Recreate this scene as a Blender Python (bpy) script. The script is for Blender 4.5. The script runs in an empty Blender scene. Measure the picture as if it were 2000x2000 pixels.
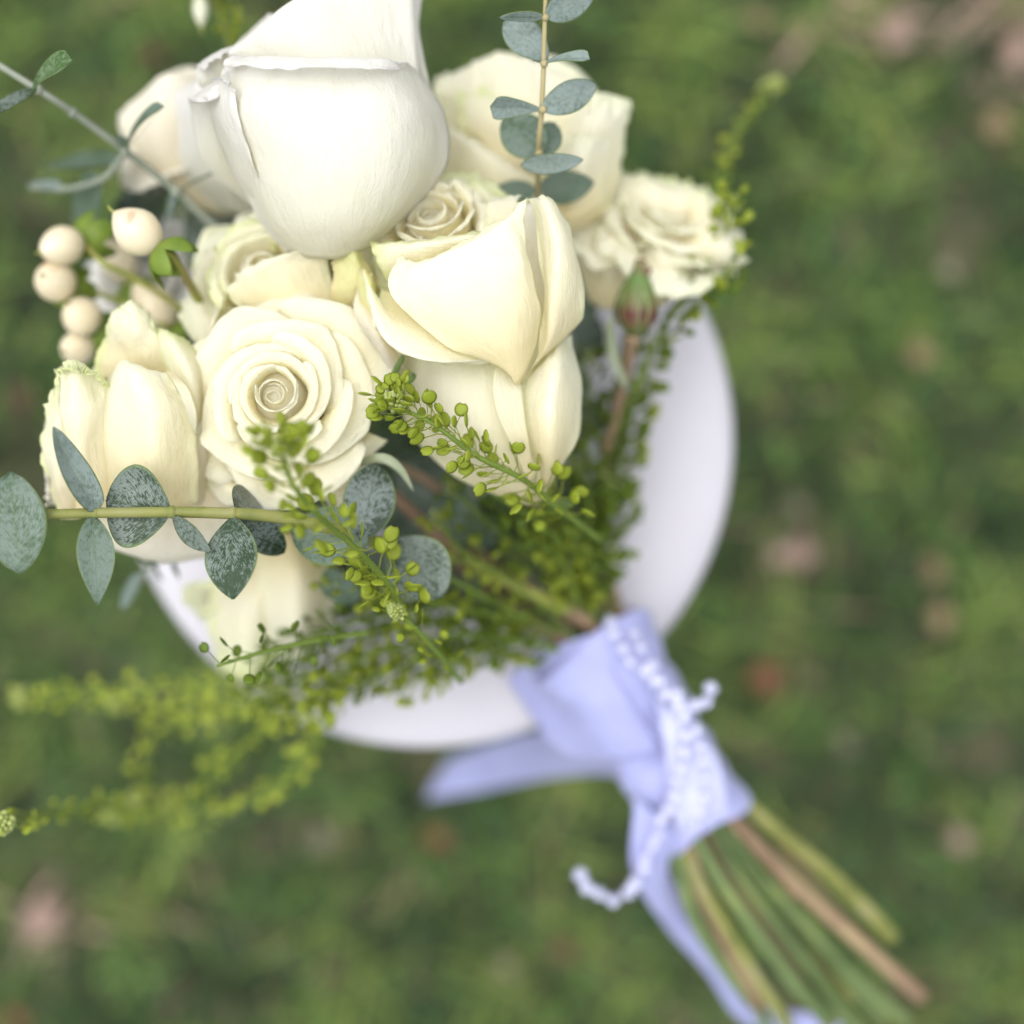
import bpy, math, random
import numpy as np
from mathutils import Vector, Matrix, noise, Quaternion
R_ = math.radians
SC = bpy.context.scene
COL = SC.collection
rng = random.Random(7)

# ---------------------------------------------------------------- camera, world, sun, exposure
HC = 1.14                       # height of the lens above the lawn (m)
KP = 0.66 / 2000.0              # metres per photo pixel at one metre
def W(px, py, D):               # a point seen at photo pixel (px, py), D millimetres below the lens
    d = D * 0.001
    return Vector(((px - 1000) * KP * d, (1000 - py) * KP * d, HC - d))
cam = bpy.data.cameras.new('camera')
cam.sensor_width = 36.0; cam.lens = 36.0 / 0.66
cam.clip_start = 0.02; cam.clip_end = 500
cam.dof.use_dof = True; cam.dof.focus_distance = 0.482
cam.dof.aperture_fstop = cam.lens / 20.0
camo = bpy.data.objects.new('camera', cam); COL.objects.link(camo)
camo.location = (0, 0, HC)
SC.camera = camo

SUN_EL, SUN_AZ = R_(78), R_(-60)       # azimuth from +y (image top) towards +x
wd = bpy.data.worlds.new('World'); SC.world = wd; wd.use_nodes = True
wn = wd.node_tree.nodes; wl = wd.node_tree.links
sky = wn.new('ShaderNodeTexSky'); sky.sky_type = 'NISHITA'; sky.sun_disc = False
sky.sun_elevation = SUN_EL; sky.sun_rotation = SUN_AZ
sky.air_density = 1.0; sky.dust_density = 3.0; sky.ozone_density = 1.0
hs = wn.new('ShaderNodeHueSaturation'); hs.inputs['Saturation'].default_value = 0.22   # overcast: grey cloud light
wl.new(sky.outputs[0], hs.inputs['Color'])
wl.new(hs.outputs[0], wn['Background'].inputs[0]); wn['Background'].inputs[1].default_value = 0.15
sl = bpy.data.lights.new('sun', 'SUN'); sl.energy = 0.6; sl.angle = R_(70); sl.color = (1.0, 0.985, 0.955)
so = bpy.data.objects.new('sun', sl); COL.objects.link(so)
sd = Vector((math.sin(SUN_AZ) * math.cos(SUN_EL), math.cos(SUN_AZ) * math.cos(SUN_EL), math.sin(SUN_EL)))
so.rotation_euler = sd.to_track_quat('Z', 'Y').to_euler(); so.location = (0, 0, 5)
SC.view_settings.view_transform = 'Standard'; SC.view_settings.look = 'None'
SC.view_settings.gamma = 1; SC.view_settings.use_curve_mapping = False
SC.view_settings.exposure = 1.12
SC.cycles.use_denoising = True
SC.cycles.max_bounces = 14; SC.cycles.diffuse_bounces = 9; SC.cycles.transmission_bounces = 10; SC.cycles.glossy_bounces = 3

# ---------------------------------------------------------------- materials
class NT:
    def __init__(s, name):
        s.m = bpy.data.materials.new(name); s.m.use_nodes = True
        s.t = s.m.node_tree; s.b = s.t.nodes['Principled BSDF']; s.out = s.t.nodes['Material Output']
    def n(s, kind, **kw):
        nd = s.t.nodes.new('ShaderNode' + kind)
        for k, v in kw.items():
            if k in nd.inputs: nd.inputs[k].default_value = v
            else: setattr(nd, k, v)
        return nd
    def l(s, a, b): s.t.links.new(a, b)
    def ramp(s, fac, stops, interp='LINEAR'):
        r = s.n('ValToRGB'); e = r.color_ramp.elements; r.color_ramp.interpolation = interp
        while len(e) < len(stops): e.new(0.5)
        for i, (p, c) in enumerate(stops):
            e[i].position = p; e[i].color = (c[0], c[1], c[2], 1) if len(c) == 3 else c
        s.l(fac, r.inputs[0]); return r.outputs[0]
    def mix(s, fac, a, b, mode='MIX'):
        m = s.n('Mix', data_type='RGBA', blend_type=mode)
        for x, sock in ((fac, m.inputs[0]), (a, m.inputs[6]), (b, m.inputs[7])):
            if isinstance(x, (int, float)): sock.default_value = x
            elif isinstance(x, tuple): sock.default_value = (*x, 1) if len(x) == 3 else x
            else: s.l(x, sock)
        return m.outputs[2]
    def mapping(s, vec, scale):
        m = s.n('Mapping'); s.l(vec, m.inputs[0]); m.inputs['Scale'].default_value = scale; return m.outputs[0]
    def attr(s, name, out='Vector'):
        a = s.n('Attribute'); a.attribute_name = name; return a.outputs[out]
    def noise(s, vec, scale, detail=3, rough=0.55, out=0):
        x = s.n('TexNoise'); x.inputs['Scale'].default_value = scale; x.inputs['Detail'].default_value = detail
        x.inputs['Roughness'].default_value = rough
        if vec is not None: s.l(vec, x.inputs['Vector'])
        return x.outputs[out]
    def bump(s, h, strength, dist=0.001, nrm=None):
        b = s.n('Bump'); b.inputs['Strength'].default_value = strength; b.inputs['Distance'].default_value = dist
        s.l(h, b.inputs['Height'])
        if nrm is not None: s.l(nrm, b.inputs['Normal'])
        return b.outputs[0]

def petal_mat(name, base, mid, tip, rim, rimamt=0.5, trans=0.5, blot=0.07):
    k = NT(name)
    uv = k.attr('puv'); oi = k.n('ObjectInfo')
    sep = k.n('SeparateXYZ'); k.l(uv, sep.inputs[0])
    pos = k.n('NewGeometry').outputs['Position']
    nz = k.noise(pos, 55, 3)
    # v, wobbled by noise, drives base -> tip tint
    vv = k.n('Math', operation='MULTIPLY_ADD'); k.l(nz, vv.inputs[0]); vv.inputs[1].default_value = 0.3
    k.l(sep.outputs[1], vv.inputs[2])
    c = k.ramp(vv.outputs[0], [(0.12, base), (0.60, mid), (0.95, tip)])
    rr = k.ramp(sep.outputs[2], [(0.0, (0, 0, 0)), (0.72, (0, 0, 0)), (1.0, (1, 1, 1))])
    rm = k.n('Math', operation='MULTIPLY'); k.l(rr, rm.inputs[0])
    rn = k.n('Math', operation='MULTIPLY'); k.l(k.noise(pos, 38, 2), rn.inputs[0]); rn.inputs[1].default_value = 2 * rimamt
    k.l(rn.outputs[0], rm.inputs[1])
    c = k.mix(rm.outputs[0], c, rim)
    wob = k.noise(pos, 130, 2, 0.5, 'Color'); uvw = k.mix(0.09, uv, wob, 'ADD')
    veins = k.noise(k.mapping(uvw, (26, 2.6, 0)), 1.0, 5, 0.65)
    vr = k.ramp(k.noise(k.mapping(uvw, (15, 7, 0)), 1.0, 3, 0.5), [(0.46, (0, 0, 0)), (0.5, (1, 1, 1)), (0.54, (0, 0, 0))])
    c = k.mix(k.ramp(veins, [(0.35, (0, 0, 0)), (0.75, (blot, blot, blot))]), c, (0.95, 0.90, 0.70), 'MULTIPLY')
    c = k.mix(k.mix(0.10, (0, 0, 0), vr), c, (0.93, 0.86, 0.66), 'MULTIPLY')
    k.l(c, k.b.inputs['Base Color'])
    k.b.inputs['Roughness'].default_value = 0.62; k.b.inputs['Specular IOR Level'].default_value = 0.22
    k.b.inputs['Sheen Weight'].default_value = 0.08; k.b.inputs['Sheen Roughness'].default_value = 0.5
    wr = k.noise(k.mapping(uv, (9, 14, 0)), 1.0, 3, 0.6)
    wr2 = k.noise(pos, 420, 4, 0.6)
    nb = k.bump(veins, 0.45, 0.0007); nb = k.bump(wr, 0.5, 0.0013, nb); nb = k.bump(vr, 0.22, 0.0005, nb); nb = k.bump(wr2, 0.22, 0.0006, nb)
    k.l(nb, k.b.inputs['Normal'])
    tr = k.n('BsdfTranslucent'); k.l(c, tr.inputs['Color']); k.l(nb, tr.inputs['Normal'])
    mx = k.n('MixShader'); mx.inputs[0].default_value = trans
    k.l(k.b.outputs[0], mx.inputs[1]); k.l(tr.outputs[0], mx.inputs[2]); k.l(mx.outputs[0], k.out.inputs[0])
    return k.m
MW = petal_mat('white_petal', (0.85, 0.835, 0.70), (0.86, 0.85, 0.785), (0.855, 0.845, 0.815), (0.86, 0.85, 0.825))
MC = petal_mat('cream_petal', (0.93, 0.85, 0.56), (0.94, 0.91, 0.74), (0.935, 0.92, 0.80), (0.91, 0.925, 0.70), 0.6)
MG = petal_mat('greenish_cream_petal', (0.93, 0.85, 0.58), (0.935, 0.91, 0.76), (0.92, 0.915, 0.73), (0.83, 0.88, 0.50), 0.8)
MY = petal_mat('yellow_green_petal', (0.90, 0.83, 0.50), (0.90, 0.89, 0.52), (0.89, 0.90, 0.50), (0.84, 0.60, 0.42), 0.3)
M4 = petal_mat('yellow_hearted_petal', (0.95, 0.85, 0.54), (0.955, 0.91, 0.68), (0.955, 0.935, 0.79), (0.945, 0.94, 0.82), 0.6, 0.55)  # petal yellow, strengthened to paint a golden glow in the grooves
M4H = petal_mat('peach_heart_petal', (0.955, 0.90, 0.66), (0.955, 0.925, 0.74), (0.955, 0.94, 0.80), (0.955, 0.93, 0.78), 0.4, 0.62)
MB = petal_mat('pale_peach_petal', (0.90, 0.82, 0.60), (0.92, 0.875, 0.75), (0.92, 0.89, 0.80), (0.92, 0.91, 0.80), 0.5)

def plain_mat(name, c1, c2, scale=60, rough=0.6, spec=0.3, trans=0.0, bump=0.2, bscale=300, coord='pos', c3=None):
    k = NT(name)
    pos = k.n('NewGeometry').outputs['Position'] if coord == 'pos' else k.n('TexCoord').outputs['Object']
    st = [(0.3, c1), (0.7, c2)]
    if c3: st = [(0.28, c1), (0.5, c2), (0.72, c3)]
    c = k.ramp(k.noise(pos, scale, 4), st)
    k.l(c, k.b.inputs['Base Color']); k.b.inputs['Roughness'].default_value = rough
    k.b.inputs['Specular IOR Level'].default_value = spec
    if bump: k.l(k.bump(k.noise(pos, bscale, 3), bump, 0.0005), k.b.inputs['Normal'])
    if trans:
        tr = k.n('BsdfTranslucent'); k.l(c, tr.inputs['Color'])
        mx = k.n('MixShader'); mx.inputs[0].default_value = trans
        k.l(k.b.outputs[0], mx.inputs[1]); k.l(tr.outputs[0], mx.inputs[2]); k.l(mx.outputs[0], k.out.inputs[0])
    return k.m

def leaf_mat(name, green, wax_glint, wax_glint_lo, wax_glint_hi, rough=0.33, edge=(0.12, 0.18, 0.06)):
    k = NT(name)
    uv = k.attr('puv'); sep = k.n('SeparateXYZ'); k.l(uv, sep.inputs[0])
    oc = k.n('TexCoord').outputs['Object']
    # pinnate veins: |u| bent along v
    au = k.n('Math', operation='ABSOLUTE'); k.l(sep.outputs[0], au.inputs[0])
    ph = k.n('Math', operation='MULTIPLY_ADD'); k.l(au.outputs[0], ph.inputs[0]); ph.inputs[1].default_value = -0.55; k.l(sep.outputs[1], ph.inputs[2])
    cmb = k.n('CombineXYZ'); k.l(ph.outputs[0], cmb.inputs[0]); k.l(sep.outputs[0], cmb.inputs[1])
    wv = k.noise(k.mapping(cmb.outputs[0], (34, 9, 0)), 1.0, 5, 0.7)
    fine = k.noise(oc, 700, 3, 0.6)
    pat = k.n('Math', operation='MULTIPLY_ADD'); k.l(fine, pat.inputs[0]); pat.inputs[1].default_value = 0.45; k.l(wv, pat.inputs[2])
    big = k.noise(oc, 70, 2)
    pat2 = k.n('Math', operation='MULTIPLY_ADD'); k.l(big, pat2.inputs[0]); pat2.inputs[1].default_value = 0.5; k.l(pat.outputs[0], pat2.inputs[2])
    f = k.ramp(pat2.outputs[0], [(wax_glint_lo, (0, 0, 0)), (wax_glint_hi, (1, 1, 1))])
    c = k.mix(f, green, wax_glint)  # pale pattern: wax bloom, and on the dark leaves painted glints too
    ed = k.ramp(sep.outputs[2], [(0.9, (0, 0, 0)), (0.985, (1, 1, 1))])
    c = k.mix(ed, c, edge)
    mid = k.ramp(au.outputs[0], [(0.0, (0.7, 0.7, 0.7)), (0.035, (0, 0, 0))])
    c = k.mix(mid, c, (green[0] * 2.2, green[1] * 1.8, green[2] * 1.5))
    k.l(c, k.b.inputs['Base Color'])
    k.b.inputs['Roughness'].default_value = rough; k.b.inputs['Specular IOR Level'].default_value = 0.5
    nb = k.bump(wv, 0.6, 0.0006); nb = k.bump(fine, 0.25, 0.0003, nb); k.l(nb, k.b.inputs['Normal'])
    tr = k.n('BsdfTranslucent'); tr.inputs[0].default_value = (green[0] * 1.6, green[1] * 1.9, green[2], 1)
    mx = k.n('MixShader'); mx.inputs[0].default_value = 0.12
    k.l(k.b.outputs[0], mx.inputs[1]); k.l(tr.outputs[0], mx.inputs[2]); k.l(mx.outputs[0], k.out.inputs[0])
    return k.m
LDARK = leaf_mat('dark_waxy_glint_leaf', (0.015, 0.042, 0.011), (0.16, 0.20, 0.17), 0.95, 1.11, 0.16)  # pale streaks: wax plus gloss highlights painted into the colour
LMID = leaf_mat('glaucous_leaf', (0.038, 0.082, 0.028), (0.15, 0.205, 0.16), 0.84, 1.12, 0.3)
LPALE = leaf_mat('silvery_leaf', (0.065, 0.105, 0.07), (0.235, 0.295, 0.27), 0.76, 1.06, 0.4)
LGREEN = leaf_mat('green_leaf', (0.045, 0.105, 0.018), (0.16, 0.23, 0.12), 0.98, 1.2, 0.25)
LGLOSS = leaf_mat('dark_painted_glint_leaf', (0.012, 0.034, 0.010), (0.17, 0.21, 0.19), 0.95, 1.09, 0.14)  # white glints painted into the colour over very dark green
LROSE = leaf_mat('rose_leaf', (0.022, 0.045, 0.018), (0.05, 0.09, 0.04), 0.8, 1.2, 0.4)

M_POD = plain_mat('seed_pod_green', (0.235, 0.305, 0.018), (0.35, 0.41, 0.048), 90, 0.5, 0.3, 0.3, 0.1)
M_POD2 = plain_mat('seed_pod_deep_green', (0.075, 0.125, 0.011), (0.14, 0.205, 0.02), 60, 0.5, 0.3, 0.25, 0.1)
M_PODP = plain_mat('seed_tip_pale', (0.33, 0.40, 0.10), (0.42, 0.47, 0.17), 200, 0.5, 0.3, 0.2, 0)
M_THIN = plain_mat('cress_stem', (0.10, 0.155, 0.024), (0.165, 0.23, 0.038), 60, 0.55)
M_STEMG = plain_mat('green_stem', (0.055, 0.09, 0.028), (0.11, 0.155, 0.055), 40, 0.5, c3=(0.19, 0.23, 0.07))
M_STEMY = plain_mat('yellow_green_stem', (0.18, 0.21, 0.04), (0.26, 0.29, 0.06), 50, 0.5, c3=(0.22, 0.17, 0.07))
M_STEMB = plain_mat('brown_stem', (0.14, 0.085, 0.05), (0.24, 0.16, 0.10), 40, 0.6, c3=(0.32, 0.24, 0.13))
M_STEMT = plain_mat('tan_stem', (0.28, 0.23, 0.10), (0.37, 0.33, 0.18), 60, 0.6)
M_STEMS = plain_mat('silvery_stem', (0.19, 0.215, 0.165), (0.29, 0.315, 0.25), 60, 0.6)
M_STEMO = plain_mat('olive_stem', (0.12, 0.14, 0.035), (0.20, 0.21, 0.055), 70, 0.5, c3=(0.25, 0.24, 0.11))
M_CALYX = plain_mat('calyx_green', (0.105, 0.18, 0.022), (0.20, 0.27, 0.038), 90, 0.5, 0.3, 0.2)
M_SEPAL = plain_mat('sepal_green', (0.075, 0.13, 0.034), (0.135, 0.2, 0.06), 90, 0.55, 0.3, 0.1)

def berry_mat():
    k = NT('ivory_berry'); oc = k.n('TexCoord').outputs['Object']; pos = k.n('NewGeometry').outputs['Position']
    c = k.ramp(k.noise(pos, 60, 3), [(0.3, (0.64, 0.55, 0.37)), (0.7, (0.68, 0.61, 0.45))])
    sp = k.ramp(k.noise(pos, 95, 1), [(0.67, (0, 0, 0)), (0.72, (0.55, 0.55, 0.55))])
    c = k.mix(sp, c, (0.55, 0.22, 0.12))
    k.l(c, k.b.inputs['Base Color']); k.b.inputs['Roughness'].default_value = 0.36
    k.b.inputs['Subsurface Weight'].default_value = 0.25; k.b.inputs['Subsurface Radius'].default_value = (0.003, 0.002, 0.001)
    k.b.inputs['Subsurface Scale'].default_value = 1.0
    return k.m
M_SEPALP = plain_mat('pale_sepal', (0.30, 0.35, 0.22), (0.42, 0.46, 0.32), 90, 0.55, 0.3, 0.2)
M_PALE = plain_mat('pale_bud', (0.46, 0.47, 0.33), (0.55, 0.55, 0.42), 90, 0.5)
M_BERRY = berry_mat()

def bud_mat():
    k = NT('bud_sepal'); uv = k.attr('puv'); sep = k.n('SeparateXYZ'); k.l(uv, sep.inputs[0])
    c = k.ramp(sep.outputs[1], [(0.0, (0.10, 0.16, 0.04)), (0.14, (0.12, 0.09, 0.03)), (0.32, (0.095, 0.018, 0.018)), (0.48, (0.12, 0.12, 0.035)), (0.75, (0.10, 0.18, 0.04)), (1, (0.14, 0.07, 0.03))])
    au = k.n('Math', operation='ABSOLUTE'); k.l(sep.outputs[0], au.inputs[0])
    c = k.mix(k.ramp(au.outputs[0], [(0.7, (0, 0, 0)), (0.95, (0.75, 0.75, 0.75))]), c, (0.26, 0.33, 0.14))
    k.l(c, k.b.inputs['Base Color']); k.b.inputs['Roughness'].default_value = 0.5
    return k.m
M_BUD = bud_mat()

def ribbon_mat():
    k = NT('lavender_ribbon'); oc = k.n('NewGeometry').outputs['Position']
    c = k.ramp(k.noise(oc, 45, 3), [(0.3, (0.36, 0.375, 0.66)), (0.7, (0.43, 0.455, 0.74))])
    k.l(c, k.b.inputs['Base Color']); k.b.inputs['Roughness'].default_value = 0.42
    k.b.inputs['Sheen Weight'].default_value = 0.3; k.b.inputs['Specular IOR Level'].default_value = 0.4
    wv = k.n('TexWave'); wv.inputs['Scale'].default_value = 900; k.l(oc, wv.inputs['Vector'])
    nb = k.bump(wv.outputs['Fac'], 0.05, 0.0003); nb = k.bump(k.noise(oc, 120, 3), 0.4, 0.002, nb); k.l(nb, k.b.inputs['Normal'])
    tr = k.n('BsdfTranslucent'); k.l(c, tr.inputs[0]); mx = k.n('MixShader'); mx.inputs[0].default_value = 0.2
    k.l(k.b.outputs[0], mx.inputs[1]); k.l(tr.outputs[0], mx.inputs[2]); k.l(mx.outputs[0], k.out.inputs[0])
    return k.m
M_RIB = ribbon_mat()
M_LACE = plain_mat('pale_satin', (0.48, 0.50, 0.74), (0.58, 0.60, 0.80), 160, 0.35, 0.5, 0.15, 0.5, 220)
M_PEARL = plain_mat('pearl_bead', (0.45, 0.46, 0.64), (0.53, 0.54, 0.70), 100, 0.2, 0.6, 0, 0)
M_TABLE = plain_mat('white_painted_top', (0.47, 0.455, 0.49), (0.53, 0.515, 0.55), 9, 0.5, 0.3, 0, 0.15, 40)

def ground_mat():
    k = NT('lawn_soil'); p = k.n('NewGeometry').outputs['Position']
    a = k.ramp(k.noise(p, 7, 5), [(0.3, (0.020, 0.028, 0.010)), (0.5, (0.040, 0.055, 0.018)), (0.66, (0.085, 0.075, 0.04)), (0.8, (0.19, 0.14, 0.10))])
    k.l(a, k.b.inputs['Base Color']); k.b.inputs['Roughness'].default_value = 0.95
    k.l(k.bump(k.noise(p, 120, 4), 0.8, 0.01), k.b.inputs['Normal'])
    return k.m
def blade_mat():
    k = NT('grass_blade'); c = k.attr('tint', 'Color')
    k.l(c, k.b.inputs['Base Color']); k.b.inputs['Roughness'].default_value = 0.55; k.b.inputs['Specular IOR Level'].default_value = 0.25
    tr = k.n('BsdfTranslucent'); k.l(c, tr.inputs[0]); mx = k.n('MixShader'); mx.inputs[0].default_value = 0.3
    k.l(k.b.outputs[0], mx.inputs[1]); k.l(tr.outputs[0], mx.inputs[2]); k.l(mx.outputs[0], k.out.inputs[0])
    return k.m

# ---------------------------------------------------------------- object helpers
def thing(name, label, cat, loc, group=None):
    o = bpy.data.objects.new(name, None); COL.objects.link(o); o.location = loc; o.empty_display_size = 0.01
    o['label'] = label; o['category'] = cat
    if group: o['group'] = group
    return o
def tag(o, label, cat, group=None):
    o['label'] = label; o['category'] = cat
    if group: o['group'] = group
    return o
def mesh_obj(name, V, F, mat, parent=None, puv=None, smooth=True, kind=None):
    """V in world metres; the object sits at its parent's origin"""
    V = np.asarray(V, dtype=np.float64)
    if parent is not None:
        off = np.array(world_loc(parent)); V = V - off
    me = bpy.data.meshes.new(name)
    me.from_pydata(V.tolist(), [], F)
    if puv is not None:
        at = me.attributes.new('puv', 'FLOAT_VECTOR', 'POINT')
        at.data.foreach_set('vector', np.asarray(puv, dtype=np.float32).ravel())
    if smooth: me.polygons.foreach_set('use_smooth', [True] * len(me.polygons))
    me.materials.append(mat); me.update()
    o = bpy.data.objects.new(name, me); COL.objects.link(o)
    if parent is not None: o.parent = parent
    if kind: o['kind'] = kind
    return o
def world_loc(o):
    v = Vector((0, 0, 0))
    while o is not None: v = v + o.location; o = o.parent
    return v

def cr(P, n):
    """Catmull-Rom through control rows P (k, ...) -> (n, ...)"""
    P = np.asarray(P, dtype=np.float64); k = len(P)
    if k == 2:
        t = np.linspace(0, 1, n).reshape((-1,) + (1,) * (P.ndim - 1)); return P[0] * (1 - t) + P[1] * t
    E = np.concatenate([[2 * P[0] - P[1]], P, [2 * P[-1] - P[-2]]])
    t = np.linspace(0, k - 1, n); i = np.minimum(t.astype(int), k - 2); f = (t - i).reshape((-1,) + (1,) * (P.ndim - 1))
    a, b, c, d = E[i], E[i + 1], E[i + 2], E[i + 3]
    return 0.5 * (2 * b + (c - a) * f + (2 * a - 5 * b + 4 * c - d) * f ** 2 + (3 * b - a - 3 * c + d) * f ** 3)

def grid_normals(G):
    du = np.gradient(G, axis=1); dv = np.gradient(G, axis=0)
    n = np.cross(du, dv); l = np.linalg.norm(n, axis=2, keepdims=True); l[l < 1e-12] = 1
    return n / l

def sheet(name, G, mat, parent, thick=0.0005, rimv=None):
    """closed thin shell over a grid of world points G (nv, nu, 3); rows run base to tip"""
    nv, nu = G.shape[:2]
    N = grid_normals(G)
    vv = np.linspace(0, 1, nv)[:, None] * np.ones((1, nu)); uu = np.linspace(-1, 1, nu)[None, :] * np.ones((nv, 1))
    rim = np.maximum(vv, np.abs(uu)) if rimv is None else rimv
    tk = thick * (1 - 0.65 * rim ** 3)[..., None] * 0.5
    A = (G + N * tk).reshape(-1, 3); B = (G - N * tk).reshape(-1, 3); n = nv * nu
    puv = np.stack([uu, vv, rim], axis=2).reshape(-1, 3)
    idx = np.arange(n).reshape(nv, nu)
    q = np.stack([idx[:-1, :-1], idx[:-1, 1:], idx[1:, 1:], idx[1:, :-1]], axis=2).reshape(-1, 4)
    F = q.tolist() + (q[:, ::-1] + n).tolist()
    loop = list(idx[0, :]) + list(idx[1:, -1]) + list(idx[-1, -2::-1]) + list(idx[-2:0, 0])
    for a, b in zip(loop, loop[1:] + loop[:1]): F.append([int(b), int(a), int(a) + n, int(b) + n])
    return mesh_obj(name, np.concatenate([A, B]), F, mat, parent, np.concatenate([puv, puv]))

def crumple(G, amp, freq, seed, rimpow=1.5, ruffle=0.0, rfreq=6.0):
    """push a petal about along its normals: soft folds inside, ruffles towards the rim"""
    nv, nu = G.shape[:2]; N = grid_normals(G); out = G.copy(); o = Vector((seed * 3.17, seed * 1.31, seed * 7.7))
    for j in range(nv):
        v = j / (nv - 1)
        for i in range(nu):
            u = 2 * i / (nu - 1) - 1
            p = Vector(G[j, i]) * freq + o
            a = amp * noise.noise(p) + amp * 0.45 * noise.noise(p * 2.3)
            r = max(v, abs(u)) ** 6
            if ruffle: a += ruffle * r * (noise.noise(Vector((u * rfreq + seed, v * rfreq * 0.8, seed * 2.1))) + 0.6 * noise.noise(Vector((u * rfreq * 2.6, v * rfreq * 2 + seed, 5.5))))
            out[j, i] += N[j, i] * a * (0.35 + 0.65 * v ** rimpow)
    return out

def patch(parent, rows, mat, seed=1, n=(26, 26), amp=0.0008, freq=70, ruffle=0.0006, rfreq=6, round_tip=0.0, thick=0.00038, notch=0.0, mir=False):
    """petal from control rows (base to tip) of (px, py, Dmm)"""
    P = np.array([[list(W(*p)) for p in row] for row in rows])
    G = cr(P, n[0]); G = np.swapaxes(cr(np.swapaxes(G, 0, 1), n[1]), 0, 1)
    if round_tip or notch:            # shorten the sheet at its corners so that the tip reads round
        u = np.linspace(-1, 1, n[1]); s = 1 - round_tip * np.abs(u) ** 3.0
        s = s + notch * np.array([noise.noise(Vector((x * 4 + seed, seed, 0))) for x in u])
        H = G.copy(); t = np.linspace(0, 1, n[0])
        for i in range(n[1]):
            tt = np.clip(t * s[i], 0, 1)
            for c in range(3): H[:, i, c] = np.interp(tt, t, G[:, i, c])
        G = H
    G = crumple(G, amp, freq, seed, 1.0, ruffle, rfreq)
    return sheet('petal', G, mat, parent, thick)

def frame(axis, roll=0.0):
    z = Vector(axis).normalized(); x = Vector((0, 0, 1)).cross(z)
    if x.length < 0.05: x = Vector((1, 0, 0)).cross(z) if abs(z.x) < 0.9 else Vector((0, 1, 0)).cross(z)
    x.normalize(); y = z.cross(x)
    M = Matrix((x, y, z)).transposed()
    return M @ Matrix.Rotation(roll, 3, 'Z')

def cup_petal(parent, org, M, th, prof, hw, mat, seed, n=(18, 20), flat=1.25, tip=0.25, point=0.0, side=0.0, amp=0.0008, ruffle=0.0008, freq=70, rfreq=5, thick=0.0005, base_w=0.4, swirl=0.0):
    """petal on a cup: prof = (r, z) base to tip, hw = half width along the rim, side = outward roll of the edges"""
    nv, nu = n
    pr = cr(np.array(prof, dtype=float), 60); t60 = np.linspace(0, 1, 60)
    G = np.zeros((nv, nu, 3)); 
    for i in range(nu):
        u = 2 * i / (nu - 1) - 1
        vm = 1 - tip * abs(u) ** 2.6 + point * (1 - abs(u)) ** 3
        for j in range(nv):
            v = j / (nv - 1) * vm
            r = np.interp(v, t60, pr[:, 0]); z = np.interp(v, t60, pr[:, 1])
            if v > 1: z = pr[-1, 1] + (v - 1) * (pr[-1, 1] - pr[-6, 1]) * 8; r = pr[-1, 0] + (v - 1) * (pr[-1, 0] - pr[-6, 0]) * 8
            w = hw * (base_w + (1 - base_w) * math.sin(min(1, v * 1.25) * math.pi / 2)) 
            Rl = max(r, 0.002) * flat; ph = max(-2.6, min(2.6, u * w / Rl))
            x = r - Rl + Rl * math.cos(ph); y = Rl * math.sin(ph)
            e = max(0.0, (abs(u) - 0.55) / 0.45) ** 2 * side * v
            x = (x + e * math.cos(ph)) * (1 + swirl * u); y = (y + e * math.sin(ph)) * (1 + swirl * u); z -= 0.3 * e + 0.25 * swirl * u * r
            G[j, i] = (x, y, z)
    c, s = math.cos(th), math.sin(th)
    Rz = np.array([[c, -s, 0], [s, c, 0], [0, 0, 1]]); A = np.array(M) @ Rz
    G = G @ A.T + np.array(org)
    G = crumple(G, amp, freq, seed, 1.0, ruffle, rfreq)
    return sheet('petal', G, mat, parent, thick)

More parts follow.
